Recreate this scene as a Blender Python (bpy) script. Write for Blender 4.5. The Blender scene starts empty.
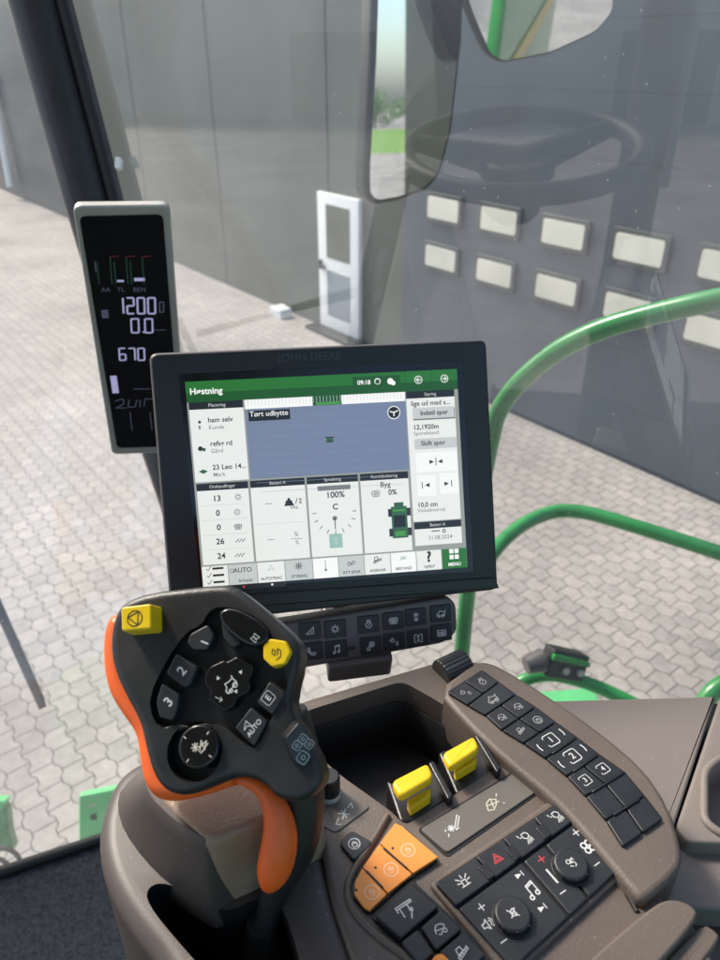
import bpy, bmesh, math, random
import numpy as np
from mathutils import Vector, Matrix
random.seed(7)
SC = bpy.context.scene; COL = SC.collection
F = 739.0; TH = math.radians(29.9); CZ = 3.3
CAM = Vector((0, 0, CZ))
FW = Vector((0, math.cos(TH), -math.sin(TH))); UP = Vector((0, math.sin(TH), math.cos(TH))); RT = Vector((1, 0, 0))
def ray(px, py): return FW + RT * ((px - 360) / F) - UP * ((py - 480) / F)
def at(px, py, d): return CAM + ray(px, py) * d

# ------------------------------------------------------------------ materials
def mat(name, col, rough=.5, metal=0, spec=.5, bump=0, bscale=400, var=0, vscale=30, coat=0, dirt=0):
    m = bpy.data.materials.new(name); m.use_nodes = True
    nt = m.node_tree; N = nt.nodes; L = nt.links; b = N['Principled BSDF']
    b.inputs['Base Color'].default_value = (*col, 1); b.inputs['Roughness'].default_value = rough
    b.inputs['Metallic'].default_value = metal; b.inputs['Specular IOR Level'].default_value = spec
    b.inputs['Coat Weight'].default_value = coat
    tc = N.new('ShaderNodeTexCoord')
    if var:
        n = N.new('ShaderNodeTexNoise'); n.inputs['Scale'].default_value = vscale; n.inputs['Detail'].default_value = 5
        L.new(tc.outputs['Object'], n.inputs['Vector'])
        r = N.new('ShaderNodeValToRGB'); r.color_ramp.elements[0].position = .3; r.color_ramp.elements[1].position = .7
        r.color_ramp.elements[0].color = (*[c * (1 - var) for c in col], 1); r.color_ramp.elements[1].color = (*[min(1, c * (1 + var)) for c in col], 1)
        L.new(n.outputs['Fac'], r.inputs['Fac']); out = r.outputs['Color']
        mr = N.new('ShaderNodeMapRange'); mr.inputs['To Min'].default_value = max(.03, rough - .1); mr.inputs['To Max'].default_value = min(1, rough + .12)
        L.new(n.outputs['Fac'], mr.inputs['Value']); L.new(mr.outputs['Result'], b.inputs['Roughness'])
        if dirt:
            d = N.new('ShaderNodeTexNoise'); d.inputs['Scale'].default_value = vscale * 25; d.inputs['Detail'].default_value = 2
            L.new(tc.outputs['Object'], d.inputs['Vector'])
            rr = N.new('ShaderNodeValToRGB'); rr.color_ramp.elements[0].position = .69; rr.color_ramp.elements[1].position = .76
            L.new(d.outputs['Fac'], rr.inputs['Fac'])
            mx = N.new('ShaderNodeMix'); mx.data_type = 'RGBA'; mx.inputs['B'].default_value = (.45, .42, .38, 1)
            mm = N.new('ShaderNodeMath'); mm.operation = 'MULTIPLY'; mm.inputs[1].default_value = dirt
            L.new(rr.outputs['Color'], mm.inputs[0]); L.new(mm.outputs[0], mx.inputs['Factor']); L.new(out, mx.inputs['A']); out = mx.outputs['Result']
        L.new(out, b.inputs['Base Color'])
    if bump:
        n2 = N.new('ShaderNodeTexNoise'); n2.inputs['Scale'].default_value = bscale; n2.inputs['Detail'].default_value = 3
        L.new(tc.outputs['Object'], n2.inputs['Vector'])
        bp = N.new('ShaderNodeBump'); bp.inputs['Strength'].default_value = bump; bp.inputs['Distance'].default_value = .0006
        L.new(n2.outputs['Fac'], bp.inputs['Height']); L.new(bp.outputs['Normal'], b.inputs['Normal'])
    return m
EXPO = 1.05
def srgb(c): return [(v / 255 / 12.92 if v / 255 <= .04045 else ((v / 255 + .055) / 1.055) ** 2.4) for v in c]
def emis(name, rgb, k=1.0, rough=.25):
    c = srgb(rgb); m = mat(name, (.01, .01, .01), rough); b = m.node_tree.nodes['Principled BSDF']
    b.inputs['Emission Color'].default_value = (*c, 1); b.inputs['Emission Strength'].default_value = k / (2 ** EXPO)
    return m
M = {}
M['tan'] = mat('console_plastic', (.118, .094, .078), .48, bump=.5, bscale=900, var=.10, vscale=14, dirt=.25)
M['tan2'] = mat('side_panel_plastic', (.20, .172, .155), .55, bump=.3, bscale=900, var=.05, vscale=10, dirt=.2)
M['label'] = mat('label_plate_plastic', (.135, .122, .105), .42, bump=.15, bscale=1200, var=.05, vscale=20, dirt=.2)
M['leather'] = mat('armrest_leather', (.31, .215, .145), .45, bump=.9, bscale=650, var=.12, vscale=25)
M['shell'] = mat('armrest_shell_plastic', (.070, .056, .049), .45, bump=.15, bscale=800, var=.08, vscale=12, dirt=.2)
M['key'] = mat('key_black_plastic', (.014, .016, .019), .42, bump=.2, bscale=1400, var=.25, vscale=40, dirt=.12)
M['black'] = mat('black_plastic', (.012, .012, .013), .36, bump=.25, bscale=1000, var=.25, vscale=20, dirt=.08)
M['grip'] = mat('grip_black_rubber', (.018, .018, .018), .40, bump=.3, bscale=1200, var=.3, vscale=30, dirt=.10)
M['gloss'] = mat('gloss_black_plastic', (.006, .006, .007), .16, var=.2, vscale=60, dirt=.1)
M['well'] = mat('well_black', (.006, .006, .006), .5)
M['bezel'] = mat('monitor_bezel', (.012, .013, .016), .42, bump=.15, bscale=1500, var=.2, vscale=10)
M['liner'] = mat('tray_liner_rubber', (.007, .007, .008), .6, bump=.3, bscale=600, var=.2, vscale=20)
M['yellow'] = mat('yellow_plastic', (.84, .55, .010), .33, var=.06, vscale=60)
M['orange'] = mat('orange_rubber', (.88, .135, .015), .42, bump=.2, bscale=900, var=.06, vscale=30)
M['orangekey'] = mat('orange_key_plastic', (.86, .30, .05), .45, bump=.15, bscale=900, var=.05, vscale=30)
M['print'] = mat('white_print', (.62, .63, .62), .5)
M['printgrey'] = mat('grey_print', (.30, .31, .31), .5)
M['printdim'] = mat('dim_bezel_print', (.045, .05, .06), .5)
M['printgold'] = mat('light_print', (.62, .58, .48), .5)
M['printred'] = mat('red_print', (.55, .05, .06), .5)
M['printdark'] = mat('dark_print', (.03, .02, .01), .5)
M['printpale'] = mat('pale_orange_print', (.85, .62, .42), .5)
M['green'] = mat('green_paint', (.022, .27, .055), .28, coat=.4, var=.22, vscale=14, dirt=.5)
M['greenbody'] = mat('body_green_paint', (.03, .36, .07), .35, coat=.3, var=.06, vscale=1)
M['greenlt'] = mat('faded_green_paint', (.12, .52, .20), .4, var=.12, vscale=8, dirt=.2)
M['silver'] = mat('silver_trim', (.42, .41, .37), .35, metal=.2, var=.05)
M['darkmetal'] = mat('dark_metal', (.02, .022, .022), .35, var=.3, vscale=30)
M['post'] = mat('pillar_black', (.016, .016, .018), .4, bump=.3, bscale=500, var=.25, vscale=12)
M['posttrim'] = mat('pillar_grey_trim', (.10, .09, .09), .35, bump=.3, bscale=700, var=.2, vscale=16)
M['rubber'] = mat('rubber', (.012, .012, .012), .6)
M['wallblue'] = mat('door_blue_grey_paint', (.062, .080, .098), .5, var=.22, vscale=.7)
M['olive'] = mat('rear_wall_olive', (.05, .055, .035), .6, var=.1, vscale=1)
M['roofshade'] = mat('shade_roof_grey', (.30, .29, .28), .9)
M['winframe'] = mat('window_dark_frame', (.06, .068, .07), .5)
M['cream'] = mat('cream_glazing', (.66, .64, .54), .22, var=.16, vscale=1.1)
M['whiteframe'] = mat('white_frame_paint', (.82, .83, .82), .45)
M['doorglass'] = mat('door_glass', (.10, .105, .085), .12, var=.35, vscale=1.2)
M['doorglass2'] = mat('door_glass_lower', (.22, .26, .30), .15, var=.2, vscale=1.2)  # paler blue puts a reflection into the lower pane's colour
M['carpet'] = mat('cab_carpet', (.020, .023, .030), .95, bump=1.0, bscale=350, var=.85, vscale=150, dirt=.5)
M['wheelrim'] = mat('wheel_rubber', (.012, .012, .013), .5)
M['trunk'] = mat('bark', (.09, .06, .04), .9)
M['leaf'] = mat('foliage', (.06, .12, .03), .6, var=.4, vscale=1.5)
M['grass'] = mat('lawn', (.16, .30, .04), .9, var=.25, vscale=3)

# ------------------------------------------------------------------ frames
class Frame:
    def __init__(s, o, ex, ey):
        s.o = Vector(o); s.ex = Vector(ex).normalized(); e = Vector(ey); e -= s.ex * e.dot(s.ex)
        s.ey = e.normalized(); s.ez = s.ex.cross(s.ey)
    def uv(s, px, py, c=0.0):
        r = ray(px, py); o = s.o + s.ez * c
        t = (o - CAM).dot(s.ez) / r.dot(s.ez); p = CAM + r * t - s.o
        return (p.dot(s.ex), p.dot(s.ey))
    def P(s, a, b, c=0.0): return s.o + s.ex * a + s.ey * b + s.ez * c
    def pts(s, l, c=0.0): return [s.uv(x, y, c) for x, y in l]

def area2(p): return sum(p[i][0] * p[(i + 1) % len(p)][1] - p[(i + 1) % len(p)][0] * p[i][1] for i in range(len(p)))
def inset(p, d):
    n = len(p); out = []
    for i in range(n):
        a, b, c = Vector(p[i - 1]), Vector(p[i]), Vector(p[(i + 1) % n])
        e1 = (b - a); e2 = (c - b)
        if e1.length < 1e-9 or e2.length < 1e-9: out.append(tuple(b)); continue
        e1.normalize(); e2.normalize()
        n1 = Vector((-e1.y, e1.x)); n2 = Vector((-e2.y, e2.x)); m = n1 + n2
        if m.length < 1e-6: m = n1
        m.normalize(); k = min(2.0, 1 / max(.3, m.dot(n1)))
        out.append((b.x + m.x * d * k, b.y + m.y * d * k))
    return out
def roundp(p, r, seg=5):
    if area2(p) < 0: p = p[::-1]
    if r <= 0: return [tuple(q) for q in p]
    n = len(p); out = []
    rs = r if isinstance(r, (list, tuple)) else [r] * n
    for i in range(n):
        a, b, c = Vector(p[i - 1]), Vector(p[i]), Vector(p[(i + 1) % n])
        v1 = a - b; v2 = c - b; d = min(rs[i], v1.length * .45, v2.length * .45)
        s, e = b + v1.normalized() * d, b + v2.normalized() * d
        if abs(v1.normalized().dot(v2.normalized())) > .999: out.append(tuple(b)); continue
        for k in range(seg + 1):
            t = k / seg; q = s * (1 - t) ** 2 + b * 2 * t * (1 - t) + e * t * t
            out.append((q.x, q.y))
    return out
def smoothp(p, it=2, closed=True):
    for _ in range(it):
        n = len(p); q = []
        rng = range(n) if closed else range(n - 1)
        if not closed: q.append(p[0])
        for i in rng:
            a, b = p[i], p[(i + 1) % n]
            q.append(tuple(.75 * x + .25 * y for x, y in zip(a, b))); q.append(tuple(.25 * x + .75 * y for x, y in zip(a, b)))
        if not closed: q.append(p[-1])
        p = q
    return p

class MB:
    def __init__(s): s.v = []; s.f = []; s.m = []; s.mats = []
    def mi(s, m):
        if m not in s.mats: s.mats.append(m)
        return s.mats.index(m)
    def add(s, vs, fs, m):
        o = len(s.v); s.v += [Vector(v) for v in vs]; k = s.mi(m)
        for f in fs: s.f.append([i + o for i in f]); s.m.append(k)
    def rings(s, rs, m, cap0=True, cap1=True):
        n = len(rs[0]); vs = [v for r in rs for v in r]; fs = []
        for i in range(len(rs) - 1):
            for j in range(n):
                k = (j + 1) % n; fs.append([i * n + j, i * n + k, (i + 1) * n + k, (i + 1) * n + j])
        if cap0: fs.append(list(range(n))[::-1])
        if cap1: fs.append([(len(rs) - 1) * n + j for j in range(n)])
        s.add(vs, fs, m)
    def prism(s, fr, p, z0, z1, m, r=0, bev=0, seg=3, draft=0, bot=True):
        p = roundp(p, r) if r else (p if area2(p) > 0 else p[::-1])
        if r and bev: bev = min(bev, .6 * r)
        rs = [[fr.P(a, b, z0) for a, b in inset(p, -draft)]] if draft else [[fr.P(a, b, z0) for a, b in p]]
        if bev:
            for k in range(seg + 1):
                t = k / seg * math.pi / 2
                rs.append([fr.P(a, b, z1 - bev * (1 - math.sin(t))) for a, b in inset(p, bev * (1 - math.cos(t)))])
        else: rs.append([fr.P(a, b, z1) for a, b in p])
        s.rings(rs, m, cap0=bot)
    def tube(s, pts, rad, m, seg=12, cap=True):
        pts = [Vector(p) for p in pts]; n = len(pts); rs = []; up = None
        rads = rad if isinstance(rad, (list, tuple)) else [rad] * n
        for i, p in enumerate(pts):
            t = (pts[min(i + 1, n - 1)] - pts[max(i - 1, 0)]).normalized()
            if up is None: up = t.orthogonal().normalized()
            up = (up - t * up.dot(t)).normalized(); w = t.cross(up)
            rs.append([p + (up * math.cos(2 * math.pi * k / seg) + w * math.sin(2 * math.pi * k / seg)) * rads[i] for k in range(seg)])
        s.rings(rs, m, cap, cap)
    def cyl(s, fr, a, b, r, z0, z1, m, bev=0, seg=32, ribs=0):
        p = []
        for k in range(seg):
            t = 2 * math.pi * k / seg; rr = r * (1 - (.06 if ribs and k % 2 else 0))
            p.append((a + rr * math.cos(t), b + rr * math.sin(t)))
        s.prism(fr, p, z0, z1, m, 0, bev)
    def stroke(s, fr, p, w, z, m, closed=False):
        if closed: p = list(p) + [p[0], p[1]]
        p = [Vector(q) for q in p]; 
        for i in range(len(p) - 1):
            a, b = p[i], p[i + 1]; d = b - a
            if d.length < 1e-9: continue
            d.normalize(); nn = Vector((-d.y, d.x)) * w / 2; e = d * w * .3
            q = [a - nn - e, b - nn + e, b + nn + e, a + nn - e]
            zz = z + i * 2e-6
            s.add([fr.P(x.x, x.y, zz) for x in q], [[0, 1, 2, 3]], m)
    def poly(s, fr, p, z, m):
        if area2(p) < 0: p = p[::-1]
        s.add([fr.P(a, b, z) for a, b in p], [list(range(len(p)))], m)
    def text(s, fr, t, a, b, size, z, m, rot=0, align='LEFT', bold=0):
        vs, fs = glyphs(t, align, bold)
        c, sn = math.cos(rot), math.sin(rot)
        s.add([fr.P(a + (x * c - y * sn) * size, b + (x * sn + y * c) * size, z) for x, y in vs], fs, m)
    def build(s, name, parent=None, smooth=40):
        me = bpy.data.meshes.new(name); o = bpy.data.objects.new(name, me); COL.objects.link(o)
        base = Vector((0, 0, 0))
        if parent is not None:
            o.parent = parent; q = parent
            while q is not None: base += q.location; q = q.parent
        else:
            base = sum(s.v, Vector()) / max(1, len(s.v)); o.location = base
        me.from_pydata([v - base for v in s.v], [], s.f)
        for m in s.mats: me.materials.append(m)
        me.polygons.foreach_set('material_index', s.m)
        if smooth:
            me.polygons.foreach_set('use_smooth', [len(f) <= 4 for f in s.f]); me.update()
            try: me.set_sharp_from_angle(angle=math.radians(smooth))
            except Exception: pass
            me.polygons.foreach_set('use_smooth', [len(f) <= 4 for f in s.f])
        me.update(); return o
_g = {}
def glyphs(t, align, bold):
    k = (t, align, bold)
    if k in _g: return _g[k]
    c = bpy.data.curves.new('t', 'FONT'); c.body = t; c.align_x = align; c.align_y = 'CENTER'; c.size = 1; c.resolution_u = 3; c.offset = bold
    o = bpy.data.objects.new('t', c); COL.objects.link(o); bpy.context.view_layer.update()
    me = bpy.data.meshes.new_from_object(o.evaluated_get(bpy.context.evaluated_depsgraph_get()))
    r = ([(v.co.x, v.co.y) for v in me.vertices], [list(p.vertices) for p in me.polygons])
    bpy.data.objects.remove(o); bpy.data.curves.remove(c); bpy.data.meshes.remove(me); _g[k] = r; return r
def tag(o, label=None, cat=None, group=None, kind=None):
    if label: o['label'] = label
    if cat: o['category'] = cat
    if group: o['group'] = group
    if kind: o['kind'] = kind
    return o
def thing(name, loc, label, cat, group=None):
    o = bpy.data.objects.new(name, None); COL.objects.link(o); o.location = loc; o.empty_display_size = .02
    return tag(o, label, cat, group)
def boolean(o, cutter_mb, op='DIFFERENCE'):
    c = cutter_mb.build('cutter', None, 0); m = o.modifiers.new('b', 'BOOLEAN'); m.object = c; m.operation = op; m.solver = 'EXACT'; m.material_mode = 'TRANSFER'
    keep = o.data; bake(o)
    if len(o.data.vertices) == 0:
        o.data = keep; m = o.modifiers.new('b', 'BOOLEAN'); m.object = c; m.operation = op; m.solver = 'FAST'; bake(o); print('fast boolean', o.name, len(o.data.vertices))
    bpy.data.objects.remove(c)
def bake(o):
    bpy.context.view_layer.update()
    me = bpy.data.meshes.new_from_object(o.evaluated_get(bpy.context.evaluated_depsgraph_get()))
    o.modifiers.clear(); o.data = me
def remesh(o, vox, smooth=4):
    m = o.modifiers.new('r', 'REMESH'); m.mode = 'VOXEL'; m.voxel_size = vox; m.use_smooth_shade = True
    if smooth: s = o.modifiers.new('s', 'SMOOTH'); s.factor = .5; s.iterations = smooth
    bake(o)
    for p in o.data.polygons: p.use_smooth = True

# ------------------------------------------------------------------ icons, drawn in a box of -1..1
def arc(cx, cy, r, a0=0, a1=360, n=14): return [(cx + r * math.cos(math.radians(a0 + (a1 - a0) * i / n)), cy + r * math.sin(math.radians(a0 + (a1 - a0) * i / n))) for i in range(n + 1)]
def box(x0, y0, x1, y1): return [(x0, y0), (x1, y0), (x1, y1), (x0, y1), (x0, y0)]
IC = {
 'gearhalo': [arc(0, 0, .45)] + [[(.6 * math.cos(a), .6 * math.sin(a)), (.85 * math.cos(a), .85 * math.sin(a))] for a in [i * .785 for i in range(8)]],
 'tri': [[(-.8, -.6), (.7, -.6), (.7, .7), (-.8, -.6)], [(.1, -.2), (.4, -.2)]],
 'phone': [[(-.8, .8), (-.5, .8), (-.35, .3), (-.6, .1)], [(-.8, .8), (-.8, .1), (-.1, -.7), (.5, -.8), (.8, -.5), (.4, -.2), (.1, -.4), (-.6, .1)]],
 'note': [[(-.3, -.6), (-.3, .7), (.6, .9), (.6, -.4)], [(-.3, .5), (.6, .7)], arc(-.5, -.6, .22), arc(.4, -.45, .22)],
 'motor': [arc(0, -.15, .6), [(-.25, .4), (-.35, .8), (.35, .8), (.25, .4)], [(-.1, -.3), (.15, .1)]],
 'concave': [[(-.9, .2), (-.6, -.6), (.6, -.6), (.9, .2), (.7, .6), (-.7, .6), (-.9, .2)], [(-.8, .2), (.8, .2)], [(-.7, -.15), (.7, -.15)], [(-.3, .6), (-.3, -.6)], [(.3, .6), (.3, -.6)], [(0, .6), (0, -.6)]],
 'spreader': [[(0, -.9), (0, .9)], [(-.5, .7), (.5, .2)], [(-.5, .2), (.5, .7)], [(-.4, -.3), (.4, -.7)], [(-.4, -.7), (.4, -.3)]],
 'combine': [[(-.9, -.1), (-.9, -.5), (.8, -.4), (.8, .3), (.1, .4), (-.3, .6), (-.5, .1), (-.9, -.1)], arc(.4, -.5, .28), arc(-.45, -.55, .2), [(.8, .3), (.95, .6)]],
 'beacon': [[(-.3, -.5), (-.3, .1), (.3, .1), (.3, -.5)], [(-.6, -.6), (.6, -.6)], [(0, .35), (0, .8)], [(-.4, .25), (-.8, .6)], [(.4, .25), (.8, .6)], [(-.5, -.1), (-.9, 0)], [(.5, -.1), (.9, 0)]],
 'hazard': [[(-.8, -.6), (.8, -.6), (0, .8), (-.8, -.6)], [(-.4, -.35), (.4, -.35), (0, .35), (-.4, -.35)]],
 'lamp': [[(-.2, .75), (.4, .8), (.75, .45), (.7, 0), (.2, -.2), (-.2, .1), (-.2, .75)], [(-.9, .9), (-.75, .5)], [(-.65, .35), (-.4, .35)], [(.1, -.4), (-.2, -.9)], [(.35, -.35), (.15, -.95)], [(.6, -.3), (.5, -.9)], [(.8, -.2), (.85, -.8)]],
 'plus': [[(-.7, 0), (.7, 0)], [(0, -.7), (0, .7)]], 'minus': [[(-.7, 0), (.7, 0)]],
 'fan': [arc(.38, .38, .36), arc(-.38, .38, .36), arc(-.38, -.38, .36), arc(.38, -.38, .36)],
 'mute': [[(-.6, .8), (.6, -.8)], [(-.7, -.5), (.7, .5)], [(-.3, -.4), (-.3, .4), (.4, .6), (.4, -.6), (-.3, -.4)]],
 'speaker': [[(-.8, -.25), (-.8, .3), (-.4, .3), (0, .7), (0, -.7), (-.4, -.25), (-.8, -.25)], arc(.05, 0, .45, -50, 50), arc(.05, 0, .75, -50, 50)],
 'bars': [[(-.9, -.6), (0, -.3)], [(0, -.3), (.9, .3)], [(0, -.3), (.1, .6)]],
 'seatfan': [arc(-.3, .4, .35), [(0, 0), (.5, 0), (.6, -.6), (.2, -.8)], [(-.5, -.3), (-.1, -.6)], [(.2, .6), (.8, .3)], [(.0, .1), (.7, .7)]],
 'lock': [arc(0, 0, .8, 0, 360), [(-.35, -.45), (.35, -.45), (.35, .05), (-.35, .05), (-.35, -.45)], arc(0, .05, .25, 0, 180)],
 'rack': [[(-.8, .5), (.8, .5)], [(-.8, .7), (.8, .7), (.8, .5)], [(-.5, .5), (-.5, -.4)], [(-.8, .7), (-.8, .2)], [(.3, .5), (.3, -.1)], [(0, -.8), (.5, 0)], [(.5, 0), (.2, -.1)], [(.5, 0), (.45, -.3)]],
 'hitch': [[(-.8, .1), (-.3, .6), (.3, .5), (.7, .2), (.5, -.2), (-.1, -.1), (-.8, .1)], [(-.6, -.5), (-.3, -.7), (0, -.4)], arc(.4, -.5, .25), [(-.9, -.3), (-.7, .0)]],
 'wrench': [[(.1, 0), (.9, .75)], [(.25, -.15), (1.0, .55)], [(-.6, 0), (.0, 0)], [(-.3, -.3), (-.3, .3)], [(-.5, -.2), (-.1, .2)], [(-.1, -.2), (-.5, .2)], [(-.95, -.5), (-.8, -.3)], [(-.9, 0), (-.8, .15)], [(.1, 0), (0, -.35), (.3, -.3)]],
 'auger': [[(-.8, -.3), (-.3, -.5), (.2, -.2), (.5, .2), (.0, .5), (-.5, .3), (-.8, -.3)], [(-.6, .1), (.6, -.1)], [(-.2, -.3), (.1, .4)], [(.8, -.4), (.9, -.5)], [(.7, .4), (.9, .6)]],
 'xarrow': [[(-.9, -.4), (-.5, -.1)], [(-.9, -.4), (-.6, -.6)], [(.9, .5), (.5, .3)], [(.9, .5), (.8, .1)], [(-.3, -.3), (.3, .3)], [(-.3, .25), (.3, -.25)], [(0, -.35), (0, .35)]],
 'tank': [[(-.9, .6), (.9, .6), (.9, -.6), (-.9, -.6), (-.9, .6)], [(-.9, .2), (.9, .2)], [(-.7, -.1), (.7, -.1)], [(-.7, -.35), (.7, -.35)], [(.2, .6), (.2, -.6)]],
 'screenudp': [[(-.8, .8), (-.3, .8)], [(-.8, .8), (-.8, -.8), (-.3, -.8)], [(.8, .8), (.3, .8)], [(.8, .8), (.8, -.8), (.3, -.8)], [(0, -.6), (0, .6)], [(-.25, .3), (0, .65), (.25, .3)], [(-.25, -.3), (0, -.65), (.25, -.3)]],
 'dots': [arc(-.4, .3, .35), [(-.4, .75), (-.4, .9)], [(-.9, .3), (-1, .3)], [(.3, -.1), (.8, -.1)], [(.3, -.4), (.8, -.4)], [(.3, -.7), (.8, -.7)]],
 'headlamp': [arc(.2, .25, .5), arc(.2, .25, .2), [(-.3, -.1), (-.9, -.6)], [(-.1, -.3), (-.5, -.9)], [(-.9, -.9), (-.2, -.9)]],
 'knives': [[(-.8, -.5), (-.2, .4), (.2, -.2), (.8, .5)], [(-.7, .4), (-.3, -.4)], [(.2, .5), (.7, -.3)], arc(0, 0, .2)],
 'rope': [[(-.8, -.2), (-.4, .2), (0, -.1), (.4, .3), (.8, .1)], [(-.6, -.5), (-.1, -.3), (.6, -.2)]],
 'header': [[(-.8, .5), (-.5, -.5), (.3, -.5), (.6, -.1), (.3, .5), (-.8, .5)], [(-.4, .2), (.2, .2)], [(-.2, .5), (-.3, .9)], [(.4, .4), (.9, .8)], [(.5, -.4), (.9, -.3)], [(-.5, -.1), (0, -.1)]],
 'arcs': [],
 'nobox': [box(-.75, -.75, .75, .75)],
 'warnc': [arc(0, 0, .9, 0, 360, 24), [(-.7, .5), (.7, .5), (0, -.85), (-.7, .5)]],
 'arm': [[(-.8, -.6), (0, -.8), (.6, -.2), (.5, .3), (.2, 0), (-.2, -.3)], [(-.5, 0), (.1, .3), (.0, .8), (-.5, .5), (-.5, 0)]],
 'cart': [[(-.6, 0), (-.5, .7), (.1, .8), (.2, .2), (-.6, 0)], [(-.8, -.2), (.9, .4)], [(-.7, -.5), (.9, .1)], [(-.7, -.5), (-.8, -.2)], [(-.4, -.4), (-.4, 0)], [(0, -.3), (0, .1)], [(.4, -.1), (.4, .2)], [(.8, 0), (.8, .4)]],
 'star': [[(-.5, 0), (.1, 0)], [(-.2, -.3), (-.2, .3)], [(-.4, -.25), (0, .25)], [(-.4, .25), (0, -.25)], [(.1, -.4), (.3, .4), (.5, -.3), (.7, .3), (.1, -.1)], [(.2, -.5), (.8, .1)], [(-1, .9), (-.85, .75)], [(.95, .9), (.8, .75)], [(-.95, -.9), (-.8, -.75)], [(.95, -.9), (.8, -.75)]],
 'nav': [[(-.9, -.6), (0, .9), (.9, -.6), (0, -.1), (-.9, -.6)]],
}
def icon(mb, fr, name, a, b, size, z, m, rot=0, w=.13, sx=1):
    c, s = math.cos(rot), math.sin(rot)
    for k, p in enumerate(IC[name]):
        mb.stroke(fr, [(a + (x * sx * c - y * s) * size, b + (x * sx * s + y * c) * size) for x, y in p], w * size, z + k * 1.5e-5, m)
H = .42
K = Frame(CAM + Vector((0, 0, -H)), (.849, .529, 0), (-.529, .849, 0))
PX = .55 / F      # one photograph pixel at console distance
def V3(x, y, z): return Vector((x, y, z + CZ))
# ================================================================== THE SETTING
def ground_material():
    m = bpy.data.materials.new('concrete_pavers'); m.use_nodes = True; nt = m.node_tree; N = nt.nodes; L = nt.links; b = N['Principled BSDF']
    tc = N.new('ShaderNodeTexCoord'); mp = N.new('ShaderNodeMapping'); mp.inputs['Rotation'].default_value = (0, 0, math.radians(52)); L.new(tc.outputs['Object'], mp.inputs['Vector'])
    sp = N.new('ShaderNodeSeparateXYZ'); L.new(mp.outputs['Vector'], sp.inputs[0])
    def M_(op, a, b_=None, c=None):
        n = N.new('ShaderNodeMath'); n.operation = op
        for i, v in enumerate((a, b_, c)):
            if v is None: continue
            if isinstance(v, (int, float)): n.inputs[i].default_value = v
            else: L.new(v, n.inputs[i])
        return n.outputs[0]
    W, Hh = .146, .122
    def zig(v, per, amp):      # trapezoid wave
        p = M_('PINGPONG', v, per / 2); p = M_('SUBTRACT', p, per / 4); p = M_('MULTIPLY', p, 3.0 * amp / (per / 4))
        return M_('MINIMUM', M_('MAXIMUM', p, -amp), amp)
    u = sp.outputs['X']; v = M_('ADD', sp.outputs['Y'], zig(sp.outputs['X'], W, .0105))
    wn = N.new('ShaderNodeTexNoise'); wn.inputs['Scale'].default_value = 2.2; L.new(tc.outputs['Object'], wn.inputs['Vector'])
    u = M_('ADD', u, M_('MULTIPLY', M_('SUBTRACT', wn.outputs['Fac'], .5), .012))
    cb = N.new('ShaderNodeCombineXYZ'); L.new(u, cb.inputs[0]); L.new(v, cb.inputs[1])
    bt = N.new('ShaderNodeTexBrick'); bt.offset = .5; bt.inputs['Scale'].default_value = 1; bt.inputs['Brick Width'].default_value = W; bt.inputs['Row Height'].default_value = Hh
    bt.inputs['Mortar Size'].default_value = .0042; bt.inputs['Mortar Smooth'].default_value = .5; bt.inputs['Bias'].default_value = 0
    bt.inputs['Color1'].default_value = (.455, .405, .375, 1); bt.inputs['Color2'].default_value = (.37, .34, .32, 1); bt.inputs['Mortar'].default_value = (.10, .09, .08, 1)
    L.new(cb.outputs[0], bt.inputs['Vector'])
    n1 = N.new('ShaderNodeTexNoise'); n1.inputs['Scale'].default_value = .5; n1.inputs['Detail'].default_value = 6; L.new(tc.outputs['Object'], n1.inputs['Vector'])
    n2 = N.new('ShaderNodeTexNoise'); n2.inputs['Scale'].default_value = 14; n2.inputs['Detail'].default_value = 8; n2.inputs['Roughness'].default_value = .7; L.new(tc.outputs['Object'], n2.inputs['Vector'])
    mr = N.new('ShaderNodeMapRange'); mr.inputs['From Min'].default_value = .3; mr.inputs['From Max'].default_value = .7; mr.inputs['To Min'].default_value = .70; mr.inputs['To Max'].default_value = 1.16; L.new(n1.outputs['Fac'], mr.inputs['Value'])
    mr2 = N.new('ShaderNodeMapRange'); mr2.inputs['From Min'].default_value = .3; mr2.inputs['From Max'].default_value = .7; mr2.inputs['To Min'].default_value = .8; mr2.inputs['To Max'].default_value = 1.14; L.new(n2.outputs['Fac'], mr2.inputs['Value'])
    f = M_('MULTIPLY', mr.outputs[0], mr2.outputs[0])
    vm = N.new('ShaderNodeVectorMath'); vm.operation = 'SCALE'; L.new(bt.outputs['Color'], vm.inputs[0]); L.new(f, vm.inputs['Scale'])
    L.new(vm.outputs[0], b.inputs['Base Color']); b.inputs['Roughness'].default_value = .85
    bp = N.new('ShaderNodeBump'); bp.inputs['Strength'].default_value = .6; bp.inputs['Distance'].default_value = .006; bp.invert = True
    L.new(bt.outputs['Fac'], bp.inputs['Height']); L.new(bp.outputs['Normal'], b.inputs['Normal'])
    return m
def wall_material():
    m = mat('grey_green_cladding', (.092, .102, .084), .6, var=.22, vscale=.6); nt = m.node_tree; N = nt.nodes; L = nt.links; b = N['Principled BSDF']
    tc = N.new('ShaderNodeTexCoord'); w = N.new('ShaderNodeTexWave'); w.wave_type = 'BANDS'; w.bands_direction = 'Z'; w.inputs['Scale'].default_value = 1.6; w.inputs['Distortion'].default_value = .0
    L.new(tc.outputs['Object'], w.inputs['Vector']); bp = N.new('ShaderNodeBump'); bp.inputs['Strength'].default_value = .05; bp.inputs['Distance'].default_value = .003
    L.new(w.outputs['Fac'], bp.inputs['Height']); L.new(bp.outputs['Normal'], b.inputs['Normal']); return m
M['pavers'] = ground_material(); M['cladding'] = wall_material()
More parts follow.
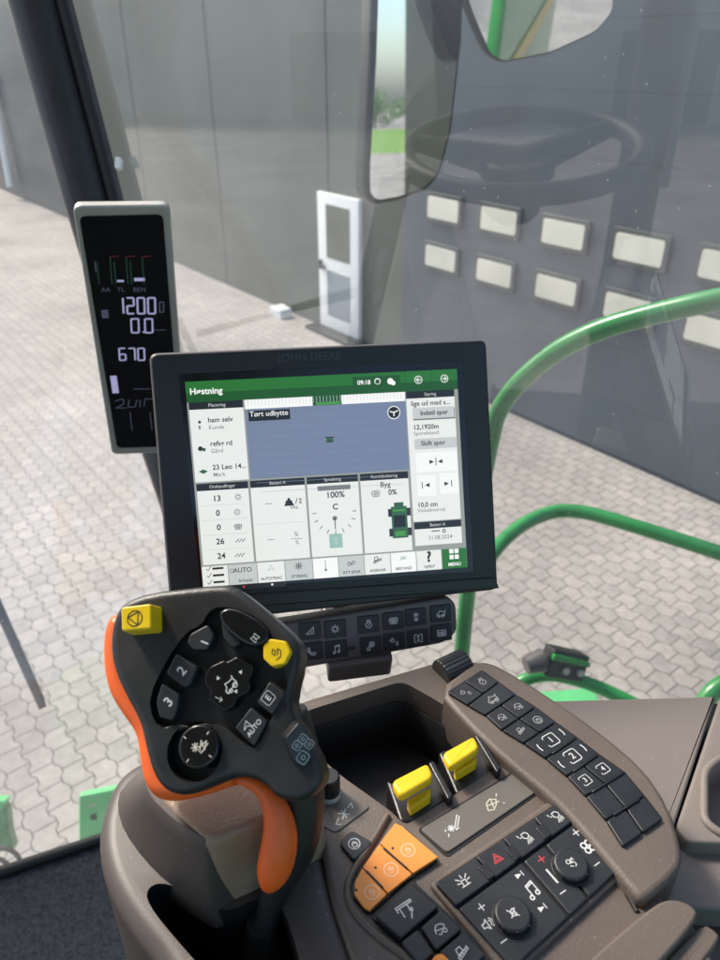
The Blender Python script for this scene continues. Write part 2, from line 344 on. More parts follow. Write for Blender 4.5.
XY = Frame((0, 0, 0), (1, 0, 0), (0, 1, 0))
g = MB(); g.poly(XY, [(-300, -300), (300, -300), (300, 300), (-300, 300)], 0, M['pavers'])
tag(g.build('ground', None, 0), kind='structure')
# lawn behind the yard (seen in the mirror)
fd = Vector((.615, -.788, 0)); fn = Vector((-.788, -.615, 0))
r0 = ray(515, 409); BP = CAM + r0 * (-CZ / r0.z)
FA = Frame(BP, fd, (0, 0, 1))                       # facade: a along the wall, b up, c towards the yard
WALL_END = 19.0
g = MB(); lf = Frame((0, 0, .004), fd, (.788, .615, 0))
o2 = BP + fd * 55
g.poly(XY, [(o2.x - .788 * 60, o2.y - .615 * 60), (o2.x + fd.x * 45 - .788 * 60, o2.y + fd.y * 45 - .615 * 60), (o2.x + fd.x * 45 + .788 * 60, o2.y + fd.y * 45 + .615 * 60), (o2.x + .788 * 60, o2.y + .615 * 60)], .006, M['grass'])
tag(g.build('lawn', None, 0), kind='structure')
# ------------------------------------------------------------------ garage building
bl = thing('garage_building', BP, 'long grey building with white door and blue grey garage doors with cream windows', 'building')
JA = FA.uv(408, 300)[0]                               # where cladding ends and the doors begin
w = MB(); w.prism(FA, [(-60, 0), (JA, 0), (JA, 7.5), (-60, 7.5)], -6, .0, M['cladding'])
for a in np.arange(JA - 1.6, -40, -2.9): w.prism(FA, [(a, 0), (a + .022, 0), (a + .022, 7.4), (a, 7.4)], 0, .008, M['posttrim'])
w.build('cladding_wall', bl)
w = MB(); w.prism(FA, [(JA, 0), (WALL_END, 0), (WALL_END, 7.5), (JA, 7.5)], -6, .10, M['wallblue'])
w.build('garage_wall', bl)
w = MB(); w.prism(FA, [(12, .1), (WALL_END - .1, .1), (WALL_END - .1, 7.4), (12, 7.4)], .1, .13, M['olive']); w.build('rear_cladding', bl)
# garage door leaf with two rows of windows each
rowpix = [[(447, 209), (502, 221), (567, 234), (644, 250)], [(441, 258), (494, 273), (556, 290), (628, 305)]]
A0 = []; B0 = []
for row in rowpix:
    q = FA.pts(row, .13); A0.append([p[0] for p in q]); B0.append(sum(p[1] for p in q) / 4)
step = (A0[0][3] - A0[0][0] + A0[1][3] - A0[1][0]) / 6; st0 = (sum(A0[0]) + sum(A0[1])) / 8 - 1.5 * step
print('windows step', step, 'start', st0, 'rows', B0, A0)
ww, wh = step * .70, None
e = FA.uv(567, 215, .13); e2 = FA.uv(567, 251, .13); wh = (e[1] - e2[1]) * .98
print('win h', wh, 'ww', ww)
gd = MB()
d0, d1 = JA + .12, 11.5
for k in range(12):
    b0 = .05 + k * .5
    gd.prism(FA, [(d0, b0), (d1, b0), (d1, b0 + .497), (d0, b0 + .4985)], .1, .135, M['wallblue'], 0, .0)
gdo = gd.build('garage_door', bl)
for r_ in range(2):
    for i in range(8):
        a, b_ = st0 + i * step, B0[r_]
        f_ = MB(); o_ = [(a - ww / 2, b_ - wh / 2), (a + ww / 2, b_ - wh / 2), (a + ww / 2, b_ + wh / 2), (a - ww / 2, b_ + wh / 2)]
        f_.prism(FA, o_, .136, .165, M['winframe'], .03, .006); fo = f_.build('window', gdo)
        p_ = MB(); p_.prism(FA, inset(o_, .042), .165, .17, M['cream'], .03, .003); p_.build('pane', gdo)
# far left end: dark sliding door with a pale downpipe, and a pale block at the foot of the wall
u0, u1 = FA.uv(-60, 180)[0], FA.uv(66, 180)[0]
s = MB(); s.prism(FA, [(u0, .02), (u1, .02), (u1, 4.6), (u0, 4.6)], 0, .10, M['wallblue'], 0, .01); s.build('sliding_door', bl)
s = MB(); dpx = FA.uv(15, 150)[0]; s.tube([FA.P(dpx, .3, .3), FA.P(dpx, 2.2, .22), FA.P(dpx, 3.2, .14)], .10, M['whiteframe'], 10); s.build('downpipe', bl)
KBp = at(281, 313, 1); r_ = ray(281, 316); KBp = CAM + r_ * (-CZ / r_.z); KBF = Frame(KBp, fd, (0, 0, 1)); s = MB(); s.prism(KBF, [(-.16, 0), (.16, 0), (.13, .12), (-.12, .14)], -.1, .1, M['whiteframe'], .02, .02)
tag(s.build('foot_block'), 'small pale block on the paving at the foot of the grey green wall', 'block')
# white door
dl, dr = FA.uv(324, 330)[0], FA.uv(362, 330)[0]
dt = (FA.uv(328, 192)[1] + FA.uv(362, 200)[1]) / 2; print('door', dl, dr, dt)
d = MB(); db = .05
d.prism(FA, [(dl, db), (dr, db), (dr, dt), (dl, dt)], 0, .06, M['whiteframe'], 0, .01)
do = d.build('door', bl)
d = MB(); d.prism(FA, [(dl + .05, .85), (dl + .20, .85), (dl + .20, .885), (dl + .05, .885)], .09, .105, M['darkmetal'], 0, .004); d.prism(FA, [(dl + .05, .83), (dl + .08, .83), (dl + .08, .95), (dl + .05, .95)], .06, .095, M['darkmetal'], 0, .003); d.build('door_handle', do)
d = MB(); d.prism(FA, [(dl - .1, 0), (dr + .1, 0), (dr + .1, db), (dl - .1, db)], 0, .25, M['darkmetal'], 0, .005); d.build('threshold', bl)
wd = dr - dl
for (y0, y1, mm) in ((.10, .47, 'doorglass2'), (.53, .93, 'doorglass')):
    d = MB(); d.prism(FA, [(dl + wd * .22, db + dt * y0), (dr - wd * .2, db + dt * y0), (dr - wd * .2, dt * y1), (dl + wd * .22, dt * y1)], .06, .066, M[mm], .02, .004); d.build('door_pane', do)
# trees past the lawn
def tree(loc, h, r, label):
    t = thing('leafy_tree', loc, label, 'tree', 'trees beyond the lawn'); tr = MB()
    tr.tube([loc + Vector((0, 0, -.1)), loc + Vector((.1, 0, h * .4)), loc + Vector((0, .1, h * .7))], [.22, .16, .08], M['trunk'], 8)
    for k in range(5):
        a = k * 1.3; tr.tube([loc + Vector((0, 0, h * .4)), loc + Vector((math.cos(a) * r * .6, math.sin(a) * r * .6, h * .7))], [.08, .03], M['trunk'], 6)
    tr.build('trunk', t); c = MB()
    cl = [(Vector((random.uniform(-r, r) * .7, random.uniform(-r, r) * .7, h * random.uniform(.4, .9))), r * random.uniform(.3, .55)) for _ in range(12)]
    for _ in range(2600):
        cc, cr = random.choice(cl); dv = Vector((random.gauss(0, 1), random.gauss(0, 1), random.gauss(0, 1))).normalized() * cr * random.uniform(.6, 1.05)
        p = loc + cc + dv; u = Vector((random.gauss(0, 1), random.gauss(0, 1), random.gauss(0, 1))).normalized(); v = u.orthogonal().normalized(); s_ = random.uniform(.1, .2)
        c.add([p - u * s_, p + v * s_ * .6, p + u * s_, p - v * s_ * .6], [[0, 1, 2, 3]], M['leaf'])
    c.build('crown', t, 0)
for i, (s_, n_, h_) in enumerate([(104, -5, 3.6), (108, 1, 4.2), (106, 8, 3.4), (109, -11, 4.5), (110, 14, 4.0), (107, 21, 3.6), (112, -18, 4.4), (113, 29, 4.1), (118, 4, 4.6)]):
    p = BP + fd * s_ + fn * n_ * -1; tree(Vector((p.x, p.y, 0)), h_, 3.4, 'leafy green tree standing beyond the lawn behind the yard')

# ================================================================== CAB SHELL
GN = Vector((.766, .643, 0)); GD = .5875
def on_glass(px, py, off=0):
    r = ray(px, py); return CAM + r * ((GD + off) / r.dot(GN))
def glass_material():
    m = bpy.data.materials.new('cab_glass'); m.use_nodes = True; nt = m.node_tree; N = nt.nodes; L = nt.links
    for n in list(N): N.remove(n)
    out = N.new('ShaderNodeOutputMaterial'); tr = N.new('ShaderNodeBsdfTransparent'); tr.inputs['Color'].default_value = (.90, .95, .93, 1)
    gl = N.new('ShaderNodeBsdfGlossy'); gl.inputs['Roughness'].default_value = 0.0; gl.inputs['Color'].default_value = (1, 1, 1, 1)
    fr = N.new('ShaderNodeFresnel'); fr.inputs['IOR'].default_value = 1.5; k = N.new('ShaderNodeMath'); k.operation = 'MULTIPLY'; k.inputs[1].default_value = GLOSS; k.use_clamp = True
    L.new(fr.outputs[0], k.inputs[0]); mx = N.new('ShaderNodeMixShader'); L.new(k.outputs[0], mx.inputs[0]); L.new(tr.outputs[0], mx.inputs[1]); L.new(gl.outputs[0], mx.inputs[2])
    tc = N.new('ShaderNodeTexCoord')
    df = N.new('ShaderNodeBsdfDiffuse'); df.inputs['Color'].default_value = (.75, .76, .76, 1); tl = N.new('ShaderNodeBsdfTranslucent'); tl.inputs['Color'].default_value = (.8, .8, .8, 1)
    ad = N.new('ShaderNodeMixShader'); ad.inputs[0].default_value = .6; L.new(df.outputs[0], ad.inputs[1]); L.new(tl.outputs[0], ad.inputs[2])
    n1 = N.new('ShaderNodeTexNoise'); n1.inputs['Scale'].default_value = 2.2; n1.inputs['Detail'].default_value = 7; n1.inputs['Roughness'].default_value = .65; L.new(tc.outputs['Object'], n1.inputs['Vector'])
    a = N.new('ShaderNodeMapRange'); a.inputs['From Min'].default_value = .38; a.inputs['From Max'].default_value = .72; a.inputs['To Min'].default_value = HAZE0; a.inputs['To Max'].default_value = HAZE1; L.new(n1.outputs['Fac'], a.inputs['Value'])
    vo = N.new('ShaderNodeTexVoronoi'); vo.inputs['Scale'].default_value = 60; L.new(tc.outputs['Object'], vo.inputs['Vector'])
    b1 = N.new('ShaderNodeMapRange'); b1.inputs['From Min'].default_value = .10; b1.inputs['From Max'].default_value = .055; b1.inputs['To Max'].default_value = .28; L.new(vo.outputs['Distance'], b1.inputs['Value'])
    n3 = N.new('ShaderNodeTexNoise'); n3.inputs['Scale'].default_value = 7; L.new(tc.outputs['Object'], n3.inputs['Vector'])
    b2 = N.new('ShaderNodeMapRange'); b2.inputs['From Min'].default_value = .46; b2.inputs['From Max'].default_value = .56; L.new(n3.outputs['Fac'], b2.inputs['Value'])
    mm = N.new('ShaderNodeMath'); mm.operation = 'MULTIPLY'; L.new(b1.outputs[0], mm.inputs[0]); L.new(b2.outputs[0], mm.inputs[1])
    sm = N.new('ShaderNodeMath'); sm.operation = 'ADD'; sm.use_clamp = True; L.new(mm.outputs[0], sm.inputs[0]); L.new(a.outputs[0], sm.inputs[1])
    m2 = N.new('ShaderNodeMixShader'); L.new(sm.outputs[0], m2.inputs[0]); L.new(mx.outputs[0], m2.inputs[1]); L.new(ad.outputs[0], m2.inputs[2]); L.new(m2.outputs[0], out.inputs[0])
    return m
GLOSS, HAZE0, HAZE1 = 2.2, .018, .17
M['glass'] = glass_material()
GLOSS, HAZE0, HAZE1 = 1.8, .05, .32  # windshield haze set thicker to stand in for glare
M['glassf'] = glass_material()
GS = Frame(CAM + GN * GD, (.643, -.766, 0), (0, 0, 1))
FLZ = -1.32
post_px = [(-5, -260), (20, -140), (50, 0), (103, 200), (155, 380), (215, 560), (262, 700), (283, 770)]
post = [on_glass(*p) for p in post_px]
post.insert(0, post[0] + (post[0] - post[1]) * 1.2)
q = [((p - GS.o).dot(GS.ex), (p - GS.o).dot(GS.ey)) for p in post]
poly = q + [(q[-1][0], q[-1][1])] + [(1.5, q[-1][1]), (1.5, q[0][1])]
s = MB(); s.poly(GS, poly, 0, M['glass'])
tag(s.build('side_window_glass', None, 0), 'large dusty side window with faint reflections right of the dark pillar', 'cab window')
# windshield patch
flc = [V3(-2.3, .70, FLZ), V3(-1.5, .72, FLZ), V3(-1.0, .76, FLZ), V3(-.66, .83, FLZ), V3(-.487, .90, FLZ), V3(post[-1].x, post[-1].y, FLZ)]
topc = [V3(-2.6, 1.1, .62), V3(-2.1, 1.3, .62), V3(-1.6, 1.45, .62), V3(-1.2, 1.56, .62), V3(-.95, 1.62, .62), Vector((post[0].x, post[0].y, CZ + .62))]
s = MB(); vs = []; R_ = 10; C_ = len(flc)
for j in range(R_ + 1):
    for i in range(C_):
        t = j / R_
        if i == C_ - 1:
            z = FLZ + (.62 - FLZ) * t + CZ; k = next((k for k in range(len(post) - 1) if post[k].z >= z >= post[k + 1].z), None)
            p = post[-1].copy() if z < post[-1].z else post[0].copy()
            if k is not None: p = post[k + 1].lerp(post[k], (z - post[k + 1].z) / (post[k].z - post[k + 1].z))
            p.z = z
        else: p = flc[i].lerp(topc[i], t) + Vector((0, .10, 0)) * math.sin(math.pi * t)
        vs.append(p)
s.add(vs, [[j * C_ + i, j * C_ + i + 1, (j + 1) * C_ + i + 1, (j + 1) * C_ + i] for j in range(R_) for i in range(C_ - 1)], M['glassf'])
tag(s.build('windshield_glass', None, 60), 'curved front windshield glass left of the dark pillar above the carpet floor', 'windshield')
# pillar: dark profile with grey trim
pl = thing('cab_pillar', post[-1], 'leaning black corner pillar with grey trim behind the narrow display', 'pillar')
inn = [p - GN * .02 for p in post]
s = MB(); s.tube(inn, [.052] * 4 + [.05] + [.03] * (len(inn) - 5), M['post'], 20); s.build('pillar_profile', pl)
s = MB(); s.tube([p - GN * .045 + Vector((-.006, -.01, 0)) for p in post[:7]], .020, M['posttrim'], 14); s.build('pillar_trim', pl)
s = MB(); s.tube([p + Vector((.04, -.045, 0)) for p in post[:5]], .014, M['rubber'], 10); s.build('window_seal', pl)
s = MB(); cp_ = on_glass(118, 163, -.016); CF = Frame(cp_, RT, UP); s.prism(CF, [(-.005, -.010), (.006, -.011), (.007, .008), (-.003, .010)], -.006, .004, M['whiteframe'], .003, .0015); s.build('clip', pl)

# carpet floor
s = MB(); fp = [(p.x, p.y) for p in flc] + [(.9, .1), (.9, -1.2), (-2.3, -1.2)]
FZ = Frame((0, 0, CZ + FLZ), (1, 0, 0), (0, 1, 0)); s.prism(FZ, fp, -.05, 0, M['carpet'], 0, .004)
tag(s.build('cab_floor'), kind='structure')
s = MB(); s.tube([p + Vector((0, -.002, .006)) for p in flc], .011, M['rubber'], 10)
tag(s.build('floor_edge_seal'), 'black rubber seal along the front edge of the dark carpet floor', 'seal')
# steering wheel, standing where its reflection in the side window comes from
DV = 1.36; Cv = at(521, 150, DV); rv = 116 * DV / F
nv = Vector((.05, -math.sin(math.radians(12)), math.cos(math.radians(12)))).normalized()
def mir(p): return p - GN * 2 * ((p - CAM).dot(GN) - GD)
def mird(v): return v - GN * 2 * v.dot(GN)
cw = mir(Cv); nw = mird(nv); e1 = mird(Vector((1, 0, .07)))
WF = Frame(cw, e1, nw.cross(e1))
print('wheel at', cw - CAM, 'r', rv)
sw = thing('steering_wheel', cw, 'black steering wheel, seen as a dark reflection in the side window', 'steering wheel')
s = MB(); s.tube([WF.P(rv * math.cos(t), rv * math.sin(t)) for t in [i * math.pi / 32 for i in range(65)]], .019, M['wheelrim'], 14); s.build('wheel_rim', sw)
s = MB(); s.cyl(WF, 0, -.02, .07, -.05, -.02, M['wheelrim'], .012)
for a in (205, 335): s.tube([WF.P(0, -.02, -.035), WF.P(rv * math.cos(math.radians(a)), rv * math.sin(math.radians(a)), 0)], [.035, .016], M['wheelrim'], 10)
s.build('spokes', sw)
s = MB(); s.tube([WF.P(0, -.02, -.04), WF.P(0, -.04, -.08), WF.P(0, -.06, -.12)], [.035, .05, .06], M['wheelrim'], 14); s.build('steering_column', sw)

# left door pillar with a pale grab bar: they show as faint reflections in the side window
dp_ = thing('door_pillar', mir(at(652, 100, 2.0)), 'dark door pillar with a pale grab bar, reflected at the right of the side window', 'pillar')
v_ = at(652, 100, 2.0); s = MB(); s.tube([mir(Vector((v_.x, v_.y, z_))) for z_ in (CZ + FLZ, CZ, CZ + .64)], .062, M['post'], 16); s.build('pillar_profile', dp_)
v_ = at(681, 100, 1.95); zb = at(678, 195, 1.95 * 1.0).z; s = MB(); s.tube([mir(Vector((v_.x, v_.y, z_))) for z_ in (zb, zb + .2, CZ + .64)], .011, M['whiteframe'], 12); s.build('grab_bar', dp_)
# unseen pale hall, added so the side window mirrors an even haze
M['hall'] = mat('added_hall_cladding', (.62, .60, .56), .6, var=.12, vscale=.25)
HF = Frame((-46, 0, 0), (0, 1, 0), (0, 0, 1)); hl_ = thing('added_hall', (-46, 0, 0), 'unseen pale hall added across the yard to give the side window an even reflection', 'building')
s = MB(); s.prism(HF, [(-55, 0), (42, 0), (42, 9), (-55, 9)], -14, 0, M['hall'])
for k in range(24): s.prism(HF, [(-54 + k * 4, 0), (-53.9 + k * 4, 0), (-53.9 + k * 4, 8.9), (-54 + k * 4, 8.9)], 0, .04, M['hall'])
s.build('wall', hl_)
for k in range(5):
    s = MB(); s.prism(HF, [(-46 + k * 18, 0), (-41 + k * 18, 0), (-41 + k * 18, 4.4), (-46 + k * 18, 4.4)], .0, .08, M['wallblue']); s.build('sliding_door', hl_)
# unseen cab roof and rear wall, added and cut short to shape interior light
rf = thing('shade_roof', V3(-.5, 0, .64), 'unseen grey roof and rear wall added behind and above the console to shade it', 'cab roof')
RZ = Frame((0, 0, CZ + .64), (1, 0, 0), (0, 1, 0)); s = MB()
s.prism(RZ, [(-2.2, -1.3), (.3, -1.3), (.6, -.2), (.2, .68), (-1.9, .6)], 0, .12, M['roofshade'], 0, .02); s.build('shade_roof_lining', rf)
s = MB(); s.prism(Frame((0, -1.25, CZ - 1.3), (1, 0, 0), (0, 0, 1)), [(-2.2, 0), (.3, 0), (.3, 1.0), (-2.2, 1.0)], -.05, 0, M['roofshade'], 0, .01); s.build('shade_rear_wall', rf)
# ================================================================== OUTSIDE: mirrors, rails, latch, bits
def railpts(l): 
    l = [at(*p) for p in l]; l2 = smoothp([tuple(p) for p in l], 3, False); return [Vector(p) for p in l2]
RR = .0172
hr = thing('handrail', at(462, 640, 1.5), 'bent green tube handrail outside the side window with an upper and a lower bar', 'handrail')
s = MB(); s.tube(railpts([(455, 760, 1.75), (462, 640, 1.62), (476, 520, 1.5), (489, 445, 1.42), (500, 402, 1.36), (545, 357, 1.26), (595, 330, 1.20), (655, 313, 1.14), (720, 299, 1.08), (900, 262, 1.0)]), RR, M['green'], 20); s.build('upper_rail', hr)
s = MB(); s.tube(railpts([(468, 590, 1.60), (500, 541, 1.75), (535, 516, 1.80), (572, 508, 1.80), (635, 526, 1.74), (720, 553, 1.66), (880, 605, 1.5)]), RR, M['green'], 18); s.build('lower_rail', hr)
lp = thing('step_rail', at(560, 690, 1.9), 'low green tube loop on the platform above the pavers behind the key console', 'handrail')
s = MB(); s.tube(railpts([(480, 760, 1.95), (508, 688, 1.9), (540, 673, 1.9), (575, 678, 1.88), (620, 696, 1.85), (700, 740, 1.8)]), RR, M['green'], 18); s.build('rail', lp)
s = MB(); s.prism(Frame(at(540, 700, 2.0), (1, .1, 0), (-.1, 1, 0)), [(-.12, -.10), (.16, -.10), (.16, .03), (-.12, .03)], -.02, 0, M['greenlt'], .02, .004); s.build('platform', lp)
s = MB(); s.tube(railpts([(700, 712, 1.6), (712, 690, 1.6), (740, 676, 1.6), (800, 660, 1.6)]), .02, M['green'], 14); tag(s.build('grab_rail'), 'short green tube end at the right edge behind the grey side panel', 'handrail')
LF = Frame(at(568, 666, 1.82), (1, .1, -.28), (.0, .4, .9))
lt = thing('rear_latch', LF.o, 'small black latch box with two pale studs above the low green rail', 'latch')
s = MB(); s.prism(LF, [(-.052, -.035), (.05, -.035), (.055, .03), (-.045, .036)], -.05, 0, M['darkmetal'], .006, .006)
s.prism(LF, [(-.050, .012), (.052, .006), (.052, .018), (-.048, .026)], 0, .012, M['green'], .002, .003); s.build('housing', lt)
for a in (-.005, .035):
    s = MB(); s.cyl(LF, a, -.012, .009, 0, .010, M['silver'], .002, 16); s.build('stud', lt)
s = MB(); s.tube([LF.P(-.10, -.02, -.02), LF.P(-.06, .0, -.02), LF.P(-.05, 0, -.02)], [.022, .03, .02], M['posttrim'], 14); s.build('hinge', lt)

def mirror_frame(px, py, d, target, ctr_px=None):
    o = at(px, py, d); dd = (ray(*(ctr_px or (px, py)))).normalized(); r = (Vector(target) - o).normalized(); n = (r - dd).normalized()
    ex = Vector((0, 0, 1)).cross(n).normalized(); return Frame(o, ex, n.cross(ex))
m = bpy.data.materials.new('mirror_glass'); m.use_nodes = True; b = m.node_tree.nodes['Principled BSDF']; b.inputs['Metallic'].default_value = 1; b.inputs['Roughness'].default_value = .015; b.inputs['Base Color'].default_value = (.80, .82, .80, 1); M['mirror'] = m
WE = FA.P(WALL_END, 0, .1)
MF = mirror_frame(415, 100, 1.62, (WE.x, WE.y, at(415, 100, 1.62).z), (404, 100)); MF = Frame(MF.o, (MF.ex.x, MF.ex.y, 0), (0, 0, 1)) if False else MF
mo = [(380, -60), (462, -60), (459, 40), (449, 130), (438, 172), (426, 186), (400, 196), (377, 200), (370, 193), (370, 165), (376, 60)]
ma = roundp(MF.pts(mo), .012)
mr_ = thing('side_mirror', MF.o, 'tall rounded side mirror in dark housing showing the bright yard and grass', 'mirror')
s = MB(); s.prism(MF, inset(ma, -.012), -.05, -.002, M['darkmetal'], 0, .012, 4); s.tube([MF.P(ma[0][0] + .1, MF.uv(400, -60)[1], -.05), MF.P(.25, .42, -.05), MF.P(.7, .5, .0)], .016, M['darkmetal']); s.build('mirror_housing', mr_)
s = MB(); s.poly(MF, ma, .001, M['mirror']); s.build('mirror_glass', mr_)
mo2 = [(462, -40), (470, 5), (481, 32), (491, 54), (503, 61), (550, 52), (596, 31), (613, 10), (611, -40)]
MF2 = mirror_frame(540, 10, 1.5, at(540, 10, 1.5) + Vector((.47, -.9, -.15)))
ma2 = roundp(MF2.pts(mo2), .015)
mr2_ = thing('wide_angle_mirror', MF2.o, 'wide rounded mirror at the top edge right of the tall mirror', 'mirror')
s = MB(); s.prism(MF2, inset(ma2, -.006), -.045, -.004, M['darkmetal'], 0, .01, 4); s.tube([MF2.P(0, .05, -.04), MF2.P(.05, .3, -.05), MF2.P(.4, .5, 0)], .014, M['darkmetal']); s.build('mirror_housing', mr2_)
s = MB(); s.poly(MF2, ma2, 0, M['mirror']); s.build('mirror_glass', mr2_)
# machine body behind the cab (in the mirrors)
HD = Vector((.525, -.85, 0)); HS = Vector((.85, .525, 0))
BF = Frame(Vector((.0, -.9, 0)), HD, HS)
mb_ = thing('machine_body', BF.o, 'green harvester body behind the cab, seen in the mirrors', 'harvester')
s = MB(); s.prism(BF, [(1.4, -2.6), (7, -2.6), (7, 1.25), (1.4, 1.25)], 1.3, 3.3, M['greenbody'], .15, .06); s.build('body_panel', mb_)
s = MB(); s.prism(BF, [(1.6, 1.255), (6.6, 1.255), (6.6, 1.28), (1.6, 1.28)], 2.3, 2.42, M['yellow'], 0, .004); s.build('stripe', mb_)
WFm = Frame(BF.P(2.2, 1.3, .95), HD, (0, 0, 1))
for xx, rr in ((0, .92), (4.6, .6)):
    s = MB(); s.cyl(WFm, xx, rr - .95, rr, -.35, .3, M['rubber'], .1, 40); wo = s.build('tyre', mb_)
    s = MB(); s.cyl(WFm, xx, rr - .95, rr * .5, -.36, .25, M['yellow'], .03, 32); s.build('rim', mb_)
s = MB()
for k in range(6): s.prism(BF, [(-.2, .55), (.3, .55), (.3, .95), (-.2, .95)], .5 + k * .28, .53 + k * .28, M['green'], .01, .004)
for aa in (-.22, .3): s.tube([BF.P(aa, .75, .4), BF.P(aa, .75, 2.9)], .03, M['green'])
s.build('ladder', mb_)
# wiper, green bits at lower left
s = MB(); s.tube([at(-90, 380, 1.75), at(-5, 600, 1.72), at(43, 708, 1.70)], [.012, .011, .009], M['rubber'], 10); s.prism(Frame(at(20, 655, 1.715), at(43, 708, 1.70) - at(-5, 600, 1.72), (0, -.3, 1)), [(-.16, -.004), (.12, -.004), (.12, .010), (-.16, .010)], -.01, .006, M['rubber'], .002, .001)
tag(s.build('wiper_blade'), 'thin black wiper blade leaning outside the windshield at the left edge', 'wiper')
GB = Frame(at(96, 812, 2.6), (1, .25, 0), (-.1, .55, .8))
gb = thing('header_bracket', GB.o, 'pale green steel bracket with a square hole beside the floor edge', 'bracket')
s = MB(); s.prism(GB, GB.pts([(79, 796), (130, 786), (135, 850), (79, 850)]), -.05, 0, M['greenlt'], .008, .004); s.build('plate', gb)
s = MB(); s.prism(GB, GB.pts([(90, 815), (96, 813), (97, 819), (91, 820)]), 0, .002, M['black'], .001); s.prism(GB, GB.pts([(89, 806), (96, 803), (96, 805), (89, 808)]), 0, .002, M['silver'], .0005); s.build('hole', gb)
hb = thing('hydraulic_coupler', at(2, 830, 2.5), 'dark green hydraulic coupler with black hoses at the left edge', 'coupler')
GB2 = Frame(at(2, 830, 2.5), (1, .2, 0), (-.1, .5, .8))
s = MB(); s.prism(GB2, GB2.pts([(-40, 806), (6, 808), (9, 835), (14, 852), (-40, 852)]), -.06, 0, M['green'], .012, .008); s.prism(GB2, GB2.pts([(-40, 799), (6, 801), (3, 810), (-40, 812)]), -.05, .004, M['greenlt'], .004, .003); s.build('casting', hb)
s = MB()
for dx, dy in ((0, 0), (-9, 10)): s.tube(railpts([(-20 + dx, 851 + dy, 2.45), (2 + dx, 846 + dy, 2.4), (17 + dx, 853 + dy, 2.4), (22 + dx, 866 + dy, 2.4), (10 + dx, 885 + dy, 2.4)]), .008, M['rubber'], 8)
s.build('hose', hb)
# ================================================================== CORNER DISPLAY
CD = Frame(V3(-.29485, .9389, -.33314), (.96848, .24447, -.04776), (.10264, -.21696, .97077))
cd = thing('corner_display', CD.o, 'tall narrow black display in a pale frame reading 1200 and 0.0', 'display')
co = [(72.5, 206), (170, 205), (187.5, 452), (112, 455)]
cp = CD.pts(co)
s = MB(); s.prism(CD, cp, -.012, 0, M['silver'], .010, .0025, 4); s.build('frame', cd)
s = MB(); ci = CD.pts([(79, 216), (163, 214), (181, 446), (117, 448)]); s.prism(CD, ci, -.004, .0008, M['gloss'], .008, .0006)
s.build('screen_glass', cd)
SEG = {'0': 'abcdef', '1': 'bc', '2': 'abged', '3': 'abgcd', '4': 'fgbc', '5': 'afgcd', '6': 'afgedc', '7': 'abc', '8': 'abcdefg', '9': 'abcdfg'}
def seg7(mb, fr, t, px, py, pw, ph, z, m, w=.13):
    x = px
    for ch in t:
        A = fr.uv(x, py, z); B = fr.uv(x + pw, py + ph, z); W_, H_ = pw * abs(B[0] - A[0]) / pw * .78, abs(A[1] - B[1])
        a0, b1 = A; sk = .06 * H_
        if ch == '.':
            mb.poly(fr, [(a0 - W_ * .1, b1 - H_), (a0 + W_ * .12, b1 - H_), (a0 + W_ * .12, b1 - H_ * .88), (a0 - W_ * .1, b1 - H_ * .88)], z, m); x += pw * .25; continue
        P_ = {'a': [(0, 0), (1, 0)], 'g': [(0, .5), (1, .5)], 'd': [(0, 1), (1, 1)], 'f': [(0, 0), (0, .5)], 'e': [(0, .5), (0, 1)], 'b': [(1, 0), (1, .5)], 'c': [(1, .5), (1, 1)]}
        for sgm in SEG[ch]:
            (x0, y0), (x1, y1) = P_[sgm]
            q0 = Vector((a0 + x0 * W_ - y0 * sk, b1 - y0 * H_)); q1 = Vector((a0 + x1 * W_ - y1 * sk, b1 - y1 * H_)); dd = (q1 - q0).normalized() * H_ * .035
            mb.stroke(fr, [tuple(q0 + dd), tuple(q1 - dd)], H_ * w, z, m)
        x += pw
M['lcd'] = emis('lcd_lilac_segments', (158, 156, 196)); M['lcdd'] = emis('lcd_dim_segments', (66, 68, 88)); M['lcdg'] = emis('lcd_green_segments', (24, 60, 44)); M['lcdr'] = emis('lcd_red_segments', (74, 24, 32))
s = MB(); z = .0012
seg7(s, CD, '1200', 116, 298, 10.6, 15.5, z, M['lcd'], .10); seg7(s, CD, '0', 159.5, 302, 6, 10, z, M['lcdd'], .1)
seg7(s, CD, '0.0', 131, 319, 11, 13.5, z, M['lcd'], .10); seg7(s, CD, '670', 119, 348.5, 9.4, 11.5, z, M['lcd'], .11)
def rc(mb, fr, x0, y0, x1, y1, z, m):
    a, b = fr.uv(x0, y0, z), fr.uv(x1, y1, z); mb.poly(fr, [(a[0], b[1]), (b[0], b[1]), (b[0], a[1]), (a[0], a[1])], z, m)
rc(s, CD, 134, 278, 145, 281, z, M['lcd']); rc(s, CD, 117, 280, 124, 282, z, M['lcd']); rc(s, CD, 101, 310, 109, 318, z, M['lcdd']); rc(s, CD, 110, 376, 119, 393, z, M['lcd'])
for x0, t in ((101, 'AA'), (117, 'TL'), (133, 'BEN')): a, b = CD.uv(x0, 290, z); s.text(CD, t, a, b, .0085, z, M['lcdd'])
for x0, x1 in ((97, 110), (114, 126), (130, 142)):
    for pts, mm in (([(x0, 262), (x0 + 2, 284)], 'lcdg'), ([(x1, 257), (x1 + 2, 284)], 'lcdg'), ([(x1, 257), (x1 + 9, 256)], 'lcdr')):
        s.stroke(CD, CD.pts(pts, z), .0011, z, M[mm])
s.stroke(CD, CD.pts([(95, 262), (96, 272)], z), .0012, z, M['lcdd'])
s.stroke(CD, CD.pts([(134, 389), (150, 389)], z), .0012, z, M['lcdd'])
